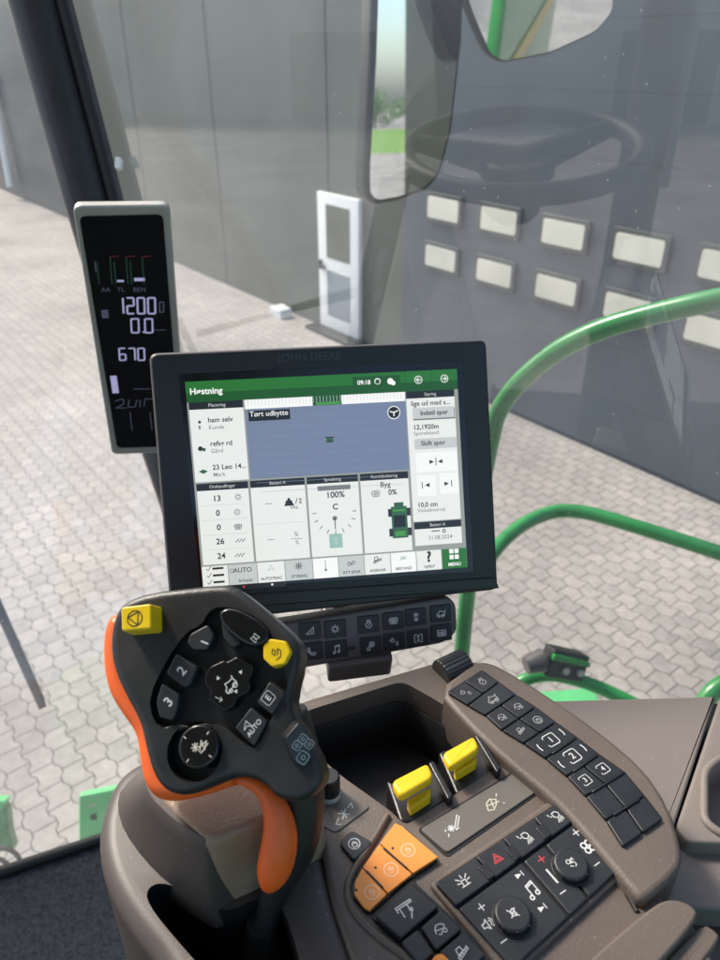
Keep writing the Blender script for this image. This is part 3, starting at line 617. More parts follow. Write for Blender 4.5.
for pts in ([(115, 401), (123, 399), (124, 404), (116, 408), (126, 408)], [(129, 400), (128, 407), (135, 407), (137, 400)], [(140, 400), (140, 407)], [(144, 406), (145, 399), (152, 399)]): s.stroke(CD, CD.pts(pts, z), .0012, z, M['lcdd'])
for x0 in (130, 150): s.stroke(CD, CD.pts([(x0, 412), (x0 + 2, 430)], z), .0010, z, M['lcdd'])
s.stroke(CD, CD.pts([(155, 330), (166, 330)], z), .0010, z, M['lcdd'])
s.build('digits', cd)
s = MB(); p_ = CD.P(.01, .0, -.012); e_ = on_glass(150, 345, -.05); s.tube([p_, p_.lerp(e_, .5), e_], [.012, .005, .008], M['posttrim'], 12); s.build('mount_arm', cd)

# ================================================================== TOUCHSCREEN MONITOR
MO = Frame(V3(-.02188, .53808, -.30802), (.97905, .20157, -.02879), (-.06116, .42597, .90267))
mo_ = thing('touchscreen_monitor', MO.o, 'large black touchscreen monitor with a green header, maps and small panels on screen', 'monitor')
w2, h2 = .1415, .1105
s = MB(); s.prism(MO, [(-w2, -h2), (w2, -h2), (w2, h2), (-w2, h2)], -.028, -.0015, M['posttrim'], .007, .003)  # paler grey slab: trim that also paints the bezel's edge highlight
bw, bh = w2 - .0014, h2 - .0014
s.prism(MO, [(-bw, -bh), (bw, -bh), (bw, bh), (-bw, bh)], -.004, 0, M['bezel'], .006, .0012, 3)
s.prism(MO, [(-w2 * .85, -h2 * .8), (w2 * .85, -h2 * .8), (w2 * .85, h2 * .8), (-w2 * .85, h2 * .8)], -.055, -.028, M['black'], .01, .006)
a, b = MO.uv(279, 360); t = s.text(MO, 'JOHN DEERE', a, b, .0098, .0004, M['printdim'], 0, 'LEFT', .004) if False else None
s.build('housing', mo_)
s = MB(); a, b = MO.uv(278, 358.5, .0004); s.text(MO, 'JOHN DEERE', a, b, .0092, .0004, M['printdim'], 0, 'LEFT', .012); s.build('lettering', mo_)
gp = MO.pts([(178, 374), (463, 360), (474, 572), (200, 590)], .0004); s = MB(); s.prism(MO, gp, -.001, .0004, M['gloss'], .002, .0003); s.build('screen_glass', mo_)
# lip below the screen
lpp = MO.pts([(205, 597), (494, 577), (499, 588), (206, 610)]); s = MB(); s.prism(MO, lpp, -.001, .0022, M['black'], .002, .0012); s.build('lower_lip', mo_)
# --- user interface, drawn in the screen's own unit square through its four corners
def homog(src, dst):
    A = []
    for (x, y), (u, v) in zip(src, dst):
        A.append([x, y, 1, 0, 0, 0, -u * x, -u * y, -u]); A.append([0, 0, 0, x, y, 1, -v * x, -v * y, -v])
    return np.linalg.svd(np.array(A))[2][-1].reshape(3, 3)
SQ = [(185, 382), (456.5, 369), (467, 567), (203, 587)]
qp = MO.pts(SQ); HI = homog(SQ, [(0, 0), (1, 0), (1, 1), (0, 1)]); HP = homog([(0, 0), (1, 0), (1, 1), (0, 1)], qp)
def ap(Hm, x, y): v = Hm @ np.array([x, y, 1.]); return (v[0] / v[2], v[1] / v[2])
def c4(x, y): return ap(HI, 140 + x / 3.426, 330 + y / 3.429)
def c5(x, y): return ap(HI, 320 + x / 3.426, 330 + y / 3.429)
sc = MB(); ZS = .0008
UI = {n: emis('screen_' + n, c) for n, c in dict(white=(232, 235, 231), page=(150, 155, 150), green=(38, 112, 42), green2=(24, 84, 30), black=(28, 30, 32), text=(40, 42, 46), grey=(120, 124, 126), pale=(196, 202, 200), map=(116, 129, 156), mapline=(130, 144, 170), lightgreen=(70, 150, 70), lite=(246, 247, 245), mgreen=(50, 96, 66), teal=(150, 190, 180), red=(200, 60, 50)).items()}
def R(p, q, m, lv=1):
    (x0, y0), (x1, y1) = p, q; sc.poly(MO, [ap(HP, *c) for c in ((x0, y0), (x1, y0), (x1, y1), (x0, y1))], ZS + lv * 4e-5, UI[m])
def T(p, t, size, m='text', al='LEFT', bold=0.0, lv=6):
    a, b = ap(HP, *p); a2, b2 = ap(HP, p[0] + .05, p[1]); sc.text(MO, t, a, b, size * 1.22 * PX, ZS + lv * 4e-5, UI[m], math.atan2(b2 - b, a2 - a), al, bold + .006)
def S(p, pts, m='text', w=.7, lv=6): sc.stroke(MO, [ap(HP, *c) for c in pts], w * PX, ZS + lv * 4e-5, UI[m])
def IQ(name, p, size, m='text', w=.14):
    a, b = ap(HP, *p); icon(sc, MO, name, a, b, size * PX, ZS + 2.4e-4, UI[m], 0, w)
def CI(p, r, m, lv=5):
    a, b = ap(HP, *p); sc.poly(MO, [(a + r * PX * math.cos(t), b + r * PX * math.sin(t)) for t in [i * math.pi / 10 for i in range(20)]], ZS + lv * 4e-5, UI[m])
R((0, 0), (1, 1), 'page', 0)
hy = c4(160, 250)[1]
R((0, 0), (1, hy), 'green', 1); R((0, hy * .55), (1, hy), 'green2', 2)
T(c4(170, 213), 'Høstning', 7.8, 'lite', bold=.02)
T(c5(127, 182), '09:18', 5.6, 'lite', bold=.02); R(c5(110, 162), c5(275, 195), 'green2', 3)
for x_ in (196, 240): CI(c5(x_, 176), 3.6, 'lite'); 
CI(c5(250, 182), 2.6, 'lite'); CI(c5(196, 177), 2.6, 'green2', 6)
for x_, y_, d_ in ((336, 171, -1), (425, 167, 1)):
    CI(c5(x_, y_), 4.6, 'lite'); CI(c5(x_, y_), 3.8, 'green', 6); p = c5(x_, y_); S(0, [(p[0] - .008 * d_, p[1]), (p[0] + .008 * d_, p[1])], 'lite', 1, 7); S(0, [(p[0], p[1] - .01), (p[0] + .008 * d_, p[1]), (p[0], p[1] + .01)], 'lite', .9, 7)
for x_ in (290, 380): p = c5(x_, 150); S(0, [(p[0], 0), (p[0], hy)], 'green2', .8, 4)
xa = c4(362, 300)[0]; xb = c5(298, 300)[0]; ym = c4(300, 522)[1]; yt = c4(300, 800)[1]
hh = .035
R((.006, hy), (xa - .006, hy + hh), 'black', 2); T(((.006 + xa) / 2, hy + hh / 2), 'Placering', 4.2, 'pale', 'CENTER')
R((.006, hy + hh), (xa - .006, ym - .008), 'white', 2)
for (x_, y_, t, g_) in ((232, 310, 'ham selv', 'Kunde'), (240, 391, 'refsg rd', 'Gård'), (248, 472, '23 Leo 14...', 'Mark')):
    T(c4(x_, y_), t, 6.3, 'text', bold=.012); T(c4(x_ + 3, y_ + 25), g_, 5.2, 'grey')
CI(c4(204, 316), 1.6, 'text'); p = c4(204, 330); S(0, [p, (p[0], p[1] + .012)], 'grey', 2)
CI(c4(207, 407), 2.6, 'text'); CI(c4(219, 410), 2.0, 'mgreen'); p = c4(217, 485); sc.poly(MO, [ap(HP, p[0] + x, p[1] + y) for x, y in ((-.017, 0), (0, -.01), (.017, 0), (0, .012))][::-1], ZS + 2e-4, UI['mgreen'])
# map
R((xa, hy), (xb - .004, ym - .008), 'map', 2)
R((xa, hy), (c4(590, 240)[0], hy + .045), 'lite', 3); R((c4(590, 240)[0], hy), (c5(73, 240)[0], hy + .045), 'green2', 3); R((c5(73, 240)[0], hy), (xb - .004, hy + .045), 'lite', 3)
x_ = xa
while x_ < xb - .01: S(0, [(x_, hy), (x_, hy + .03)], 'pale', .5, 4); x_ += .0125
R((c4(592, 240)[0] + .01, hy + .03), (c5(68, 240)[0], hy + .043), 'lightgreen', 4)
for k in range(9): yy = hy + .09 + k * .045; S(0, [(xa + .02 * (k % 3), yy), (xb - .03 * (k % 4 + 1), yy + .004)], 'mapline', .35, 3)
R(c4(370, 278), c4(515, 306), 'black', 4); T(c4(375, 290), 'Tørt udbytte', 6.6, 'lite', lv=7)
CI(c5(252, 283), 7.6, 'lite', 4); CI(c5(252, 283), 6.6, 'black', 5); p = c5(252, 283); S(0, [(p[0] - .014, p[1] - .006), (p[0], p[1]), (p[0] + .014, p[1] - .008)], 'lite', 1.3, 7); S(0, [(p[0], p[1]), (p[0], p[1] + .016)], 'lite', 1.3, 7)
p = c5(33, 376); R((p[0] - .012, p[1] - .014), (p[0] + .012, p[1] + .014), 'mgreen', 4); S(0, [(p[0] - .016, p[1] - .012), (p[0] + .016, p[1] - .012)], 'text', 1, 5); S(0, [(p[0] - .014, p[1] + .008), (p[0] + .014, p[1] + .008)], 'text', .8, 5)
# right column
R((xb, hy), (.985, hy + hh), 'black', 2); T(((xb + .985) / 2, hy + hh / 2), 'Styring', 4.2, 'pale', 'CENTER')
R((xb, hy + hh), (.985, c5(400, 652)[1]), 'white', 2)
T(c5(310, 254), 'lige ud med s...', 6.4, bold=.01); R(c5(317, 273), c5(462, 303), 'grey', 3); R(c5(315, 268), c5(459, 298), 'pale', 4); T(c5(342, 286), 'Indstil spor', 6.0, bold=.015)
T(c5(318, 335), '12,1920m', 6.3, bold=.015); T(c5(320, 356), 'Sporafstand', 5.2, 'grey'); R(c5(322, 374), c5(468, 402), 'pale', 3); T(c5(345, 390), 'Skift spor', 6.2, bold=.01)
R(c5(326, 422), c5(470, 480), 'lite', 3); R(c5(330, 500), c5(398, 566), 'lite', 3); R(c5(408, 492), c5(474, 558), 'lite', 3)
def tri(p, d_): sc.poly(MO, ([ap(HP, p[0] + x * d_, p[1] + y) for x, y in ((-.009, -.011), (.009, 0), (-.009, .011))]), ZS + 2.4e-4, UI['text'])
p = c5(396, 451); S(0, [(p[0], p[1] - .018), (p[0], p[1] + .018)], 'text', 1); tri((p[0] - .016, p[1]), 1); tri((p[0] + .016, p[1]), -1)
p = c5(361, 532); S(0, [(p[0] - .013, p[1] - .015), (p[0] - .013, p[1] + .015)], 'text', 1); tri((p[0] + .006, p[1]), -1)
p = c5(440, 526); S(0, [(p[0] + .011, p[1] - .015), (p[0] + .011, p[1] + .015)], 'text', 1); tri((p[0] - .008, p[1]), 1)
T(c5(333, 601), '10,0 cm', 6.2, bold=.015); T(c5(333, 620), 'Vinkelinterval', 5.0, 'grey')
y0 = c5(400, 655)[1]; R((xb + .002, y0), (.985, y0 + hh), 'black', 3); T(((xb + .985) / 2, y0 + hh / 2), 'Batteri A', 4.2, 'pale', 'CENTER', lv=7)
R((xb + .002, y0 + hh), (.985, c5(400, 735)[1]), 'white', 2); T(c5(370, 713), '31.08.2024', 5.4, 'grey'); p = c5(400, 688); S(0, [(p[0] - .02, p[1]), (p[0] + .01, p[1])], 'text', 1.2); CI(c5(424, 688), 2.2, 'text'); CI(c5(424, 688), 1.2, 'white', 6)
# row of four
ex_ = [.006, c4(381, 600)[0], c4(575, 600)[0], c5(138, 560)[0], xb - .004]
nm = ['Omhandlinger', 'Batteri A', 'Spredning', 'Kornhåndtering']
for k in range(4):
    x0, x1 = ex_[k] + .002, ex_[k + 1] - .006
    R((x0, ym), (x1, ym + hh), 'black', 2); T(((x0 + x1) / 2, ym + hh / 2), nm[k], 4.0, 'pale', 'CENTER'); R((x0, ym + hh), (x1, yt), 'white', 2)
for n_, (x_, y_) in zip(('13', '0', '0', '26', '24'), ((263, 578), (267, 628), (270, 677), (275, 725), (279, 775))): 
    T(c4(x_, y_), n_, 7.4, al='CENTER', bold=.015)
for i, (x_, y_) in enumerate(((336, 572), (333, 624), (336, 674))): IQ(('gearhalo', 'gearhalo', 'concave')[i], c4(x_, y_), 4.6, 'grey', .16)
for x_, y_ in ((344, 721), (342, 771)):
    for d_ in (-.012, 0, .012): p = c4(x_, y_); S(0, [(p[0] + d_ - .006, p[1] + .008), (p[0] + d_ + .006, p[1] - .008)], 'grey', 1)
for k in range(1, 5): yy = ym + hh + (yt - ym - hh) * k / 5; S(0, [(ex_[0] + .01, yy), (ex_[1] - .02, yy)], 'pale', .4, 4)
yy = (ym + hh + yt) / 2; S(0, [(ex_[1] + .01, yy), (ex_[2] - .02, yy)], 'pale', .4, 4)
T(c4(428, 594), '---', 7, 'grey'); T(c4(436, 717), '---', 7, 'grey')
p = c4(510, 590); sc.poly(MO, [ap(HP, p[0] + x, p[1] + y) for x, y in ((-.018, .018), (.018, .018), (.01, -.01), (-.01, -.01))][::1], ZS + 2.4e-4, UI['text']); CI((p[0], p[1] - .014), 1.6, 'text')
T(c4(531, 588), '/', 8); IQ('spreader', c4(549, 585), 3.6, 'text'); T(c4(515, 608), 't/ha', 4.4, 'text'); T(c4(535, 700), '%', 6, 'grey', 'CENTER'); T(c4(538, 728), '%', 5, 'grey', 'CENTER'); S(0, [c4(517, 716), c4(555, 714)], 'grey', .6)
R(c4(607, 536), c5(104, 545), 'grey', 4); T(c5(20, 567), '100%', 8, bold=.015); T(c5(42, 607), 'C', 7.5, bold=.02)
cx, cy = c5(50, 645)
for k in range(9):
    a = math.radians(180 + 0 - k * 180 / 8) if False else math.radians(k * 22.5)
    for r0_, r1_ in ((.068, .082),): S(0, [(cx + math.cos(a) * r0_, cy + math.sin(a) * r0_ * 1.35 - .03), (cx + math.cos(a) * r1_, cy + math.sin(a) * r1_ * 1.35 - .03)], 'text', .8)
CI((cx, cy), 2.8, 'grey'); S(0, [(cx, cy), (cx, cy + .055)], 'text', 1); R(c5(30, 700), c5(78, 745), 'teal', 3); IQ('spreader', c5(54, 722), 4.2, 'pale')
T(c5(205, 531), 'Byg', 7, bold=.005); IQ('concave', c5(190, 561), 5.6, 'grey', .12); T(c5(233, 557), '0%', 7, bold=.015)
p = c5(272, 655); R((p[0] - .030, p[1] - .075), (p[0] + .030, p[1] + .085), 'mgreen', 4); R((p[0] - .022, p[1] - .03), (p[0] + .022, p[1] + .03), 'black', 6)
for dy in (-.045, .055): 
    for dx in (-.042, .03): R((p[0] + dx, p[1] + dy - .02), (p[0] + dx + .014, p[1] + dy + .02), 'text', 5)
R((p[0] - .018, p[1] - .095), (p[0] + .018, p[1] - .075), 'mgreen', 4); R((p[0] - .02, p[1] + .05), (p[0] + .02, p[1] + .075), 'lightgreen', 6); R((p[0] - .024, p[1] - .06), (p[0] + .024, p[1] - .05), 'lightgreen', 6)
# tool bar
bx = [0] + [c4(x_, y_)[0] for x_, y_ in ((303, 840), (402, 835), (497, 830), (592, 825))] + [c5(x_, y_)[0] for x_, y_ in ((62, 800), (150, 790), (240, 780), (328, 775), (415, 770))] + [1]
for k in range(10):
    R((bx[k] + .002, yt + .008), (bx[k + 1] - .001, 1), 'green' if k == 9 else ('lite' if k in (4, 7) else 'pale' if k % 2 else 'white'), 2)
yb = (yt + 1) / 2 - .004; cxk = [(bx[k] + bx[k + 1]) / 2 for k in range(10)]
for d_ in (-.03, .004, .038): S(0, [(cxk[0] - .006, yb + d_), (cxk[0] + .03, yb + d_)], 'text', 2.4); S(0, [(cxk[0] - .03, yb + d_), (cxk[0] - .024, yb + d_ + .008), (cxk[0] - .014, yb + d_ - .012)], 'grey', .9)
T((cxk[1], yb - .012), 'AUTO', 6.0, al='CENTER', bold=.0); CI((bx[1] + .014, yb - .012), 2.4, 'grey'); CI((bx[1] + .014, yb - .012), 1.6, 'pale', 6); T((cxk[1] + .008, yb + .04), 'Arbejde', 4, al='CENTER')
for k, t in ((2, 'AUTOTRAC'), (3, 'STYRING'), (5, 'RTT SPOR'), (6, 'ANSIGAR'), (7, 'BESTAND'), (8, 'HJÆLP')): T((cxk[k], yb + .04), t, 3.7, al='CENTER', bold=.01)
IQ('nav', (cxk[2], yb - .01), 4, 'teal'); IQ('gearhalo', (cxk[3], yb - .012), 5.4); CI((cxk[3], yb - .012), 1.3, 'text'); p = (cxk[4], yb); S(0, [(p[0], p[1] - .03), (p[0], p[1] + .02)], 'grey', .8); CI((p[0], p[1] + .018), 1.3, 'text')
IQ('rope', (cxk[5], yb - .008), 6.0); IQ('cart', (cxk[6], yb - .01), 5.6); IQ('knives', (cxk[7], yb - .012), 5, 'teal'); T((cxk[8], yb - .008), '?', 14, al='CENTER', bold=.03)
for dx in (-.010, .010):
    for dy in (-.03, .0): R((cxk[9] + dx - .008, yb + dy - .011), (cxk[9] + dx + .008, yb + dy + .011), 'lite', 4)
T((cxk[9], yb + .038), 'MENU', 4.6, 'lite', 'CENTER', .02)
for k in (1, 2): R((bx[k], 1), (bx[k + 1], 1.025), 'black', 1); CI((cxk[k], 1.012), 1.2, 'red' if k == 1 else 'lite', 4)
sc.build('screen', mo_, 0)
# --- key bar under the screen
KB = Frame(MO.P(.02, -.128, -.004), MO.ex + MO.ey * .0, MO.ey + MO.ez * .0)
kp = KB.pts([(255, 628), (440, 598.5), (449, 597), (456, 604), (457.5, 630), (450, 640), (440, 644), (255, 677)])
s = MB(); s.prism(KB, kp, -.022, 0, M['posttrim'], .004, .003, 4); kb = s.build('button_bar', mo_)
icons = [('tri', 310, 631), ('gearhalo', 335.2, 629), ('motor', 368.7, 624.3), ('concave', 393.5, 620.8), ('spreader', 416, 617), ('combine', 441, 613.5), ('phone', 312, 651.5), ('note', 336.6, 649.4), ('headlamp', 371, 645.6), ('dots', 394.4, 641.8), ('screenudp', 418.3, 638.3), ('tank', 441.7, 633)]
for n_, x_, y_ in icons:
    a, b = KB.uv(x_, y_, .0015); hw, hh_ = 11.6 * .60 / F, 9.2 * .60 / F
    k_ = MB(); k_.prism(KB, [(a - hw, b - hh_), (a + hw, b - hh_), (a + hw, b + hh_), (a - hw, b + hh_)], -.001, .0014, M['key'], .0012, .0006)
    icon(k_, KB, n_, a, b, 5.2 * .6 / F, .00155, M['print'], 0, .17); k_.build('key', kb)
# bracket from the monitor to the console
s = MB(); p0 = MO.P(.03, -.09, -.085); p1 = K.P(*K.uv(340, 683, -.02), -.02) + K.ey * .05
BRF = Frame(p0, MO.ex, (p0 - p1)); LN = (p0 - p1).length - .03
s.prism(BRF, [(-.045, -LN - .03), (.012, -LN - .03), (.018, .02), (-.035, .02)], -.03, -.01, M['posttrim'], .004, .004)
s.prism(BRF, [(-.035, -LN - .02), (-.02, -LN - .02), (-.02, -.02), (-.03, -.02)], -.012, .0, M['black'], .002, .002); s.build('mount_bracket', mo_)
# ================================================================== CONSOLE
cn = thing('armrest_console', K.P(*K.uv(450, 800)), 'brown grey armrest console full of black keys with orange keys and yellow levers', 'control console')
HZ = lambda c: Frame(K.o + Vector((0, 0, c)), K.ex, K.ey)
body_px = [(292, 702), (395, 672), (450, 656), (492, 662), (600, 735), (655, 800), (676, 850), (655, 895), (700, 925), (760, 1060), (420, 1120), (352, 960), (330, 895), (322, 850), (318, 800), (300, 760)]
s = MB(); s.prism(K, K.pts(body_px), -.085, -.0012, M['tan'], .012, .004, 4); body = s.build('console_body', cn)
tray_px = [(303, 712), (402, 681), (436, 700), (470, 722), (508, 752), (500, 766), (405, 826), (392, 812), (340, 775), (312, 750)]
c = MB(); c.prism(K, K.pts(tray_px, -.0012), -.062, .02, M['tan'], .008); boolean(body, c)
me = body.data
for p in me.polygons: p.use_smooth = True
me.set_sharp_from_angle(angle=math.radians(35))
# liner of the tray
li = MB(); lp_ = roundp(inset(roundp(K.pts(tray_px, -.0012), .008), .0006), .004); top = -.021
ri = inset(lp_, .002)
li.rings([[K.P(a, b, -.0605) for a, b in lp_], [K.P(a, b, top) for a, b in lp_], [K.P(a, b, top + .001) for a, b in inset(lp_, .001)], [K.P(a, b, top) for a, b in ri], [K.P(a, b, -.058) for a, b in inset(lp_, .006)]], M['liner']); li.build('tray_liner', cn)
# key helper: quad in photograph pixels at a level -> bevelled key with its print
def quad(cs, c=0): return K.pts(cs, c)
def mkkey(par, cs, z0, z1, ic=None, m='key', name='key', gap=.0004, r=.0016, bev=.0007, col='print', isz=.34, off=(0, 0), w=.14, extra=None, fr=K, rot=0):
    q = [fr.uv(x, y, z1) for x, y in cs]
    if area2(q) < 0: q = q[::-1]
    q = inset(q, gap); k = MB(); k.prism(fr, q, z0, z1, M[m], r, bev)
    ca = sum(p[0] for p in q) / len(q); cb = sum(p[1] for p in q) / len(q); sz = math.sqrt(abs(area2(q)) / 2)
    if ic and ic.startswith('#'):
        k.text(fr, ic[1:], ca, cb, sz * .30, z1 + .0001, M[col], rot, 'CENTER', .01); h = sz * .21
        k.stroke(fr, [(ca + x * h, cb + y * h) for x, y in roundp([(-1, -1), (1, -1), (1, 1), (-1, 1)], .4) + [(-1 + .4, -1)]][:-1], sz * .028, z1 + .0001, M[col])
    elif ic: icon(k, fr, ic, ca + off[0] * sz, cb + off[1] * sz, sz * isz, z1 + .0001, M[col], rot, w)
    if extra: extra(k, ca, cb, sz, z1 + .0001)
    return k.build(name, par)
# --- keypad A (long strip on the right)
bez = [(437, 689), (474, 662), (484, 660), (500, 665), (545, 692), (600, 730), (645, 768), (670, 806), (682, 845), (683, 864), (672, 878), (660, 888), (650, 897), (640, 899), (630, 888), (605, 858), (575, 822), (548, 795), (505, 760), (465, 722)]
s = MB(); s.prism(K, smoothp(K.pts(bez, .008), 1), -.03, .008, M['tan'], 0, .004, 5); kpA = s.build('keypad', cn)
Lp = [(447, 692), (468, 705), (485.6, 715), (502, 730), (524, 743), (546, 758), (567, 776), (586, 796), (606, 820), (623, 847)]
Rp = [(482, 670), (499, 682), (516, 694.5), (536, 707), (556, 722), (577, 737), (599, 754), (625, 772), (645, 796), (663, 819)]
s = MB(); s.prism(K, K.pts(Lp + Rp[::-1], .0083), .005, .0086, M['well'], .002, .0003); s.build('key_bed', kpA)
def lin0(p, q, t): return (p[0] + (q[0] - p[0]) * t, p[1] + (q[1] - p[1]) * t)
def rowk(i, parts, icons_):
    n = len(parts) - 1
    for j in range(n):
        t0, t1 = parts[j], parts[j + 1]
        L_ = lambda P, Q, t: (P[0] + (Q[0] - P[0]) * t, P[1] + (Q[1] - P[1]) * t)
        cs = [L_(Lp[i], Rp[i], t0), L_(Lp[i], Rp[i], t1), L_(Lp[i + 1], Rp[i + 1], t1), L_(Lp[i + 1], Rp[i + 1], t0)]
        def ex(k, ca, cb, sz, z, i=i, wide=(n == 1)):
            if i in (4, 5):
                for sg in (-1, 1):
                    k.stroke(K, [(ca + sg * sz * (.42 + .1 * math.cos(a)) , cb + sz * .2 * math.sin(a) + sg * sz * .04) for a in [(-.7 + .23 * q) for q in range(7)]], sz * .035, z, M['print'])
            elif n == 2 and i in (2, 3) and j == 0: k.stroke(K, [(ca + sz * .3, cb - sz * .42), (ca + sz * .55, cb - sz * .42)], sz * .06, z, M['well'])
        mkkey(kpA, cs, .006, .0106, icons_[j], extra=ex, col='printgrey' if i < 4 else 'print', isz=.24 if n == 2 else .22)
rowk(0, [0, .5, 1], ['dots', 'motor']); rowk(1, [0, 1], ['combine']); rowk(2, [0, .5, 1], ['hitch', 'hitch']); rowk(3, [0, .5, 1], ['cart', 'lock'])
rowk(4, [0, 1], ['#1']); rowk(5, [0, 1], ['#2']); rowk(6, [0, .5, 1], ['#3', '#4']); rowk(7, [0, .5, 1], [None, None]); rowk(8, [0, .5, 1], [None, None])
for i_, t0_, t1_ in ((5, .2, .95), (6, .2, .95), (7, .15, .98)):
    s = MB(); A1, B1 = lin0(Lp[i_], Rp[i_], t0_), lin0(Lp[i_], Rp[i_], t1_); q0, q1 = K.uv(*A1, .011), K.uv(*B1, .011); d_ = (Vector(q1) - Vector(q0)).normalized(); n_ = Vector((-d_.y, d_.x)) * .0007
    s.prism(K, [tuple(Vector(q0) - n_), tuple(Vector(q1) - n_), tuple(Vector(q1) + n_), tuple(Vector(q0) + n_)], .009, .0116, M['black'], 0, .0005); s.build('key_ridge', kpA)
for i_, j_, t_ in ((7, 9, .5),):
    s = MB(); q0, q1 = K.uv(*lin0(Lp[i_], Rp[i_], t_), .011), K.uv(*lin0(Lp[j_], Rp[j_], t_), .011)
c8 = lin0(Lp[8], Rp[8], .5); e0, e1 = lin0(Lp[8], Rp[8], .2), lin0(Lp[8], Rp[8], .85); q0, q1 = K.uv(*e0, .011), K.uv(*e1, .011); d_ = (Vector(q1) - Vector(q0)).normalized(); n_ = Vector((-d_.y, d_.x)) * .0007
s = MB(); s.prism(K, [tuple(Vector(q0) - n_), tuple(Vector(q1) - n_), tuple(Vector(q1) + n_), tuple(Vector(q0) + n_)], .009, .0118, M['black'], 0, .0005); s.build('key_ridge', kpA)
# thumb wheel
TW = Frame(K.P(*K.uv(455, 666, .004), -.002), K.ey, (0, 0, 1)); 
s = MB(); TWF = Frame(K.P(*K.uv(453, 668, .002), .0), (0, 0, 1), K.ey)
s.cyl(TWF, 0, 0, .0125, -.012, .012, M['darkmetal'], .0015, 48, ribs=1); s.build('thumb_wheel', cn)
# --- grey label plate
lab = [(420, 829), (521, 769), (545, 786), (447, 853)]
s = MB(); s.prism(K, K.pts([(417, 829), (521, 766), (548, 786), (447, 857)]), -.003, -.0008, M['well'], .003); s.prism(K, K.pts(lab), -.002, .0002, M['label'], .003, .0006)
a, b = K.uv(454, 827); icon(s, K, 'wrench', a, b, 10 * PX, .0004, M['print'], 0, .10); a, b = K.uv(493, 804); icon(s, K, 'auger', a, b, 10 * PX, .0004, M['printgold'], 0, .09); s.build('label_plate', cn)
# --- key block B
blk = [(433, 883), (560, 796), (569, 797), (625, 868), (512, 972)]
s = MB(); s.prism(K, K.pts([(428, 883), (561, 792), (572, 795), (630, 869), (509, 980)], .002), -.01, .0022, M['tan'], .004, .002); s.prism(K, K.pts([(435, 883), (565, 797), (622, 868), (513, 970)], .003), -.004, .003, M['well'], .002, .0004); kb2 = s.build('switch_block', cn)
def lin(p, q, t): return (p[0] + (q[0] - p[0]) * t, p[1] + (q[1] - p[1]) * t)
TL_, TR_, BR_, BL_ = (435, 883), (565, 797), (622, 868), (513, 970)
def bb(u, v): return lin(lin(TL_, TR_, u), lin(BL_, BR_, u), v)
for k, (ic, u0, u1, cl) in enumerate((('beacon', 0, .31, 'print'), ('hazard', .31, .52, 'printred'), ('lamp', .52, .76, 'print'), ('lamp', .76, 1, 'print'))):
    def ex(kk, ca, cb, sz, z): kk.prism(K, [(ca + sz * .60, cb - sz * .40), (ca + sz * .70, cb - sz * .40), (ca + sz * .70, cb + sz * .05), (ca + sz * .60, cb + sz * .05)], z, z + .0012, M['well'], 0, .0004)
    mkkey(kb2, [bb(u0, 0), bb(u1, 0), bb(u1, .27), bb(u0, .27)], .001, .0055, ic, isz=.22, col=cl, off=(-.05, .02), extra=None, w=.13)
    if k < 3: 
        s = MB(); q = K.pts([bb(u1 - .035, .10), bb(u1 + .02, .10), bb(u1 + .02, .25), bb(u1 - .035, .25)], .006); s.prism(K, q, .004, .0064, M['black'], .0008, .0008); s.build('switch_ridge', kb2)
# lower panels with two knobs
for u0, u1 in ((0, .52), (.525, .70), (.705, 1)):
    def ex(kk, ca, cb, sz, z, u0=u0):
        def put(n_, px, py, sc_, cl='print', rot=0, w=.2): a, b = K.uv(px, py, z); icon(kk, K, n_, a, b, sc_ * .44 / F, z, M[cl], rot, w)
        if u0 == 0:
            put('plus', 481.5, 907, 5); put('minus', 504, 941, 5); put('speaker', 488, 924, 7, w=.15); put('note', 532, 890.5, 9, w=.14)
            for px_, py_ in ((519, 875), (542, 908)): a, b = K.uv(px_, py_, z); kk.poly(K, [(a - .0022, b - .0015), (a + .0018, b), (a - .0022, b + .0015)], z, M['print']); kk.stroke(K, [(a + .0024, b - .0016), (a + .0024, b + .0016)], .0005, z, M['print'])
        elif u0 == .525: put('plus', 541.5, 859, 5.5, 'printred'); put('minus', 563, 892, 5); a, b = K.uv(552, 876, z); kk.stroke(K, [(a, b + .0045), (a, b - .0045)], .0012, z, M['print'])
        else: put('plus', 576, 832.5, 5.5); put('minus', 597, 864, 5); put('fan', 588, 846.5, 8, w=.2)
    q = [bb(u0, .29), bb(u1, .29), bb(u1, 1), bb(u0, 1)]
    mkkey(kb2, q, .001, .0045, None, extra=ex, name='knob_panel', bev=.001)
for (cx_, cy_, ic) in ((513.5, 910, 'mute'), (572, 860, 'seatfan')):
    a, b = K.uv(cx_, cy_, .012); s = MB(); s.cyl(K, a, b, .0112, .003, .0052, M['well'], .0005, 40); s.cyl(K, a, b, .0102, .004, .0090, M['key'], .0014, 48)
    icon(s, K, ic, a, b, 6.0 * .44 / F, .0092, M['print'], 0, .15)
    for t in range(8): tt = t * math.pi / 4 + .3; s.tube([K.P(a + .0101 * math.cos(tt), b + .0101 * math.sin(tt), .006), K.P(a + .0101 * math.cos(tt), b + .0101 * math.sin(tt), .0088)], .0006, M['black'], 6)
    s.build('rotary_knob', kb2)
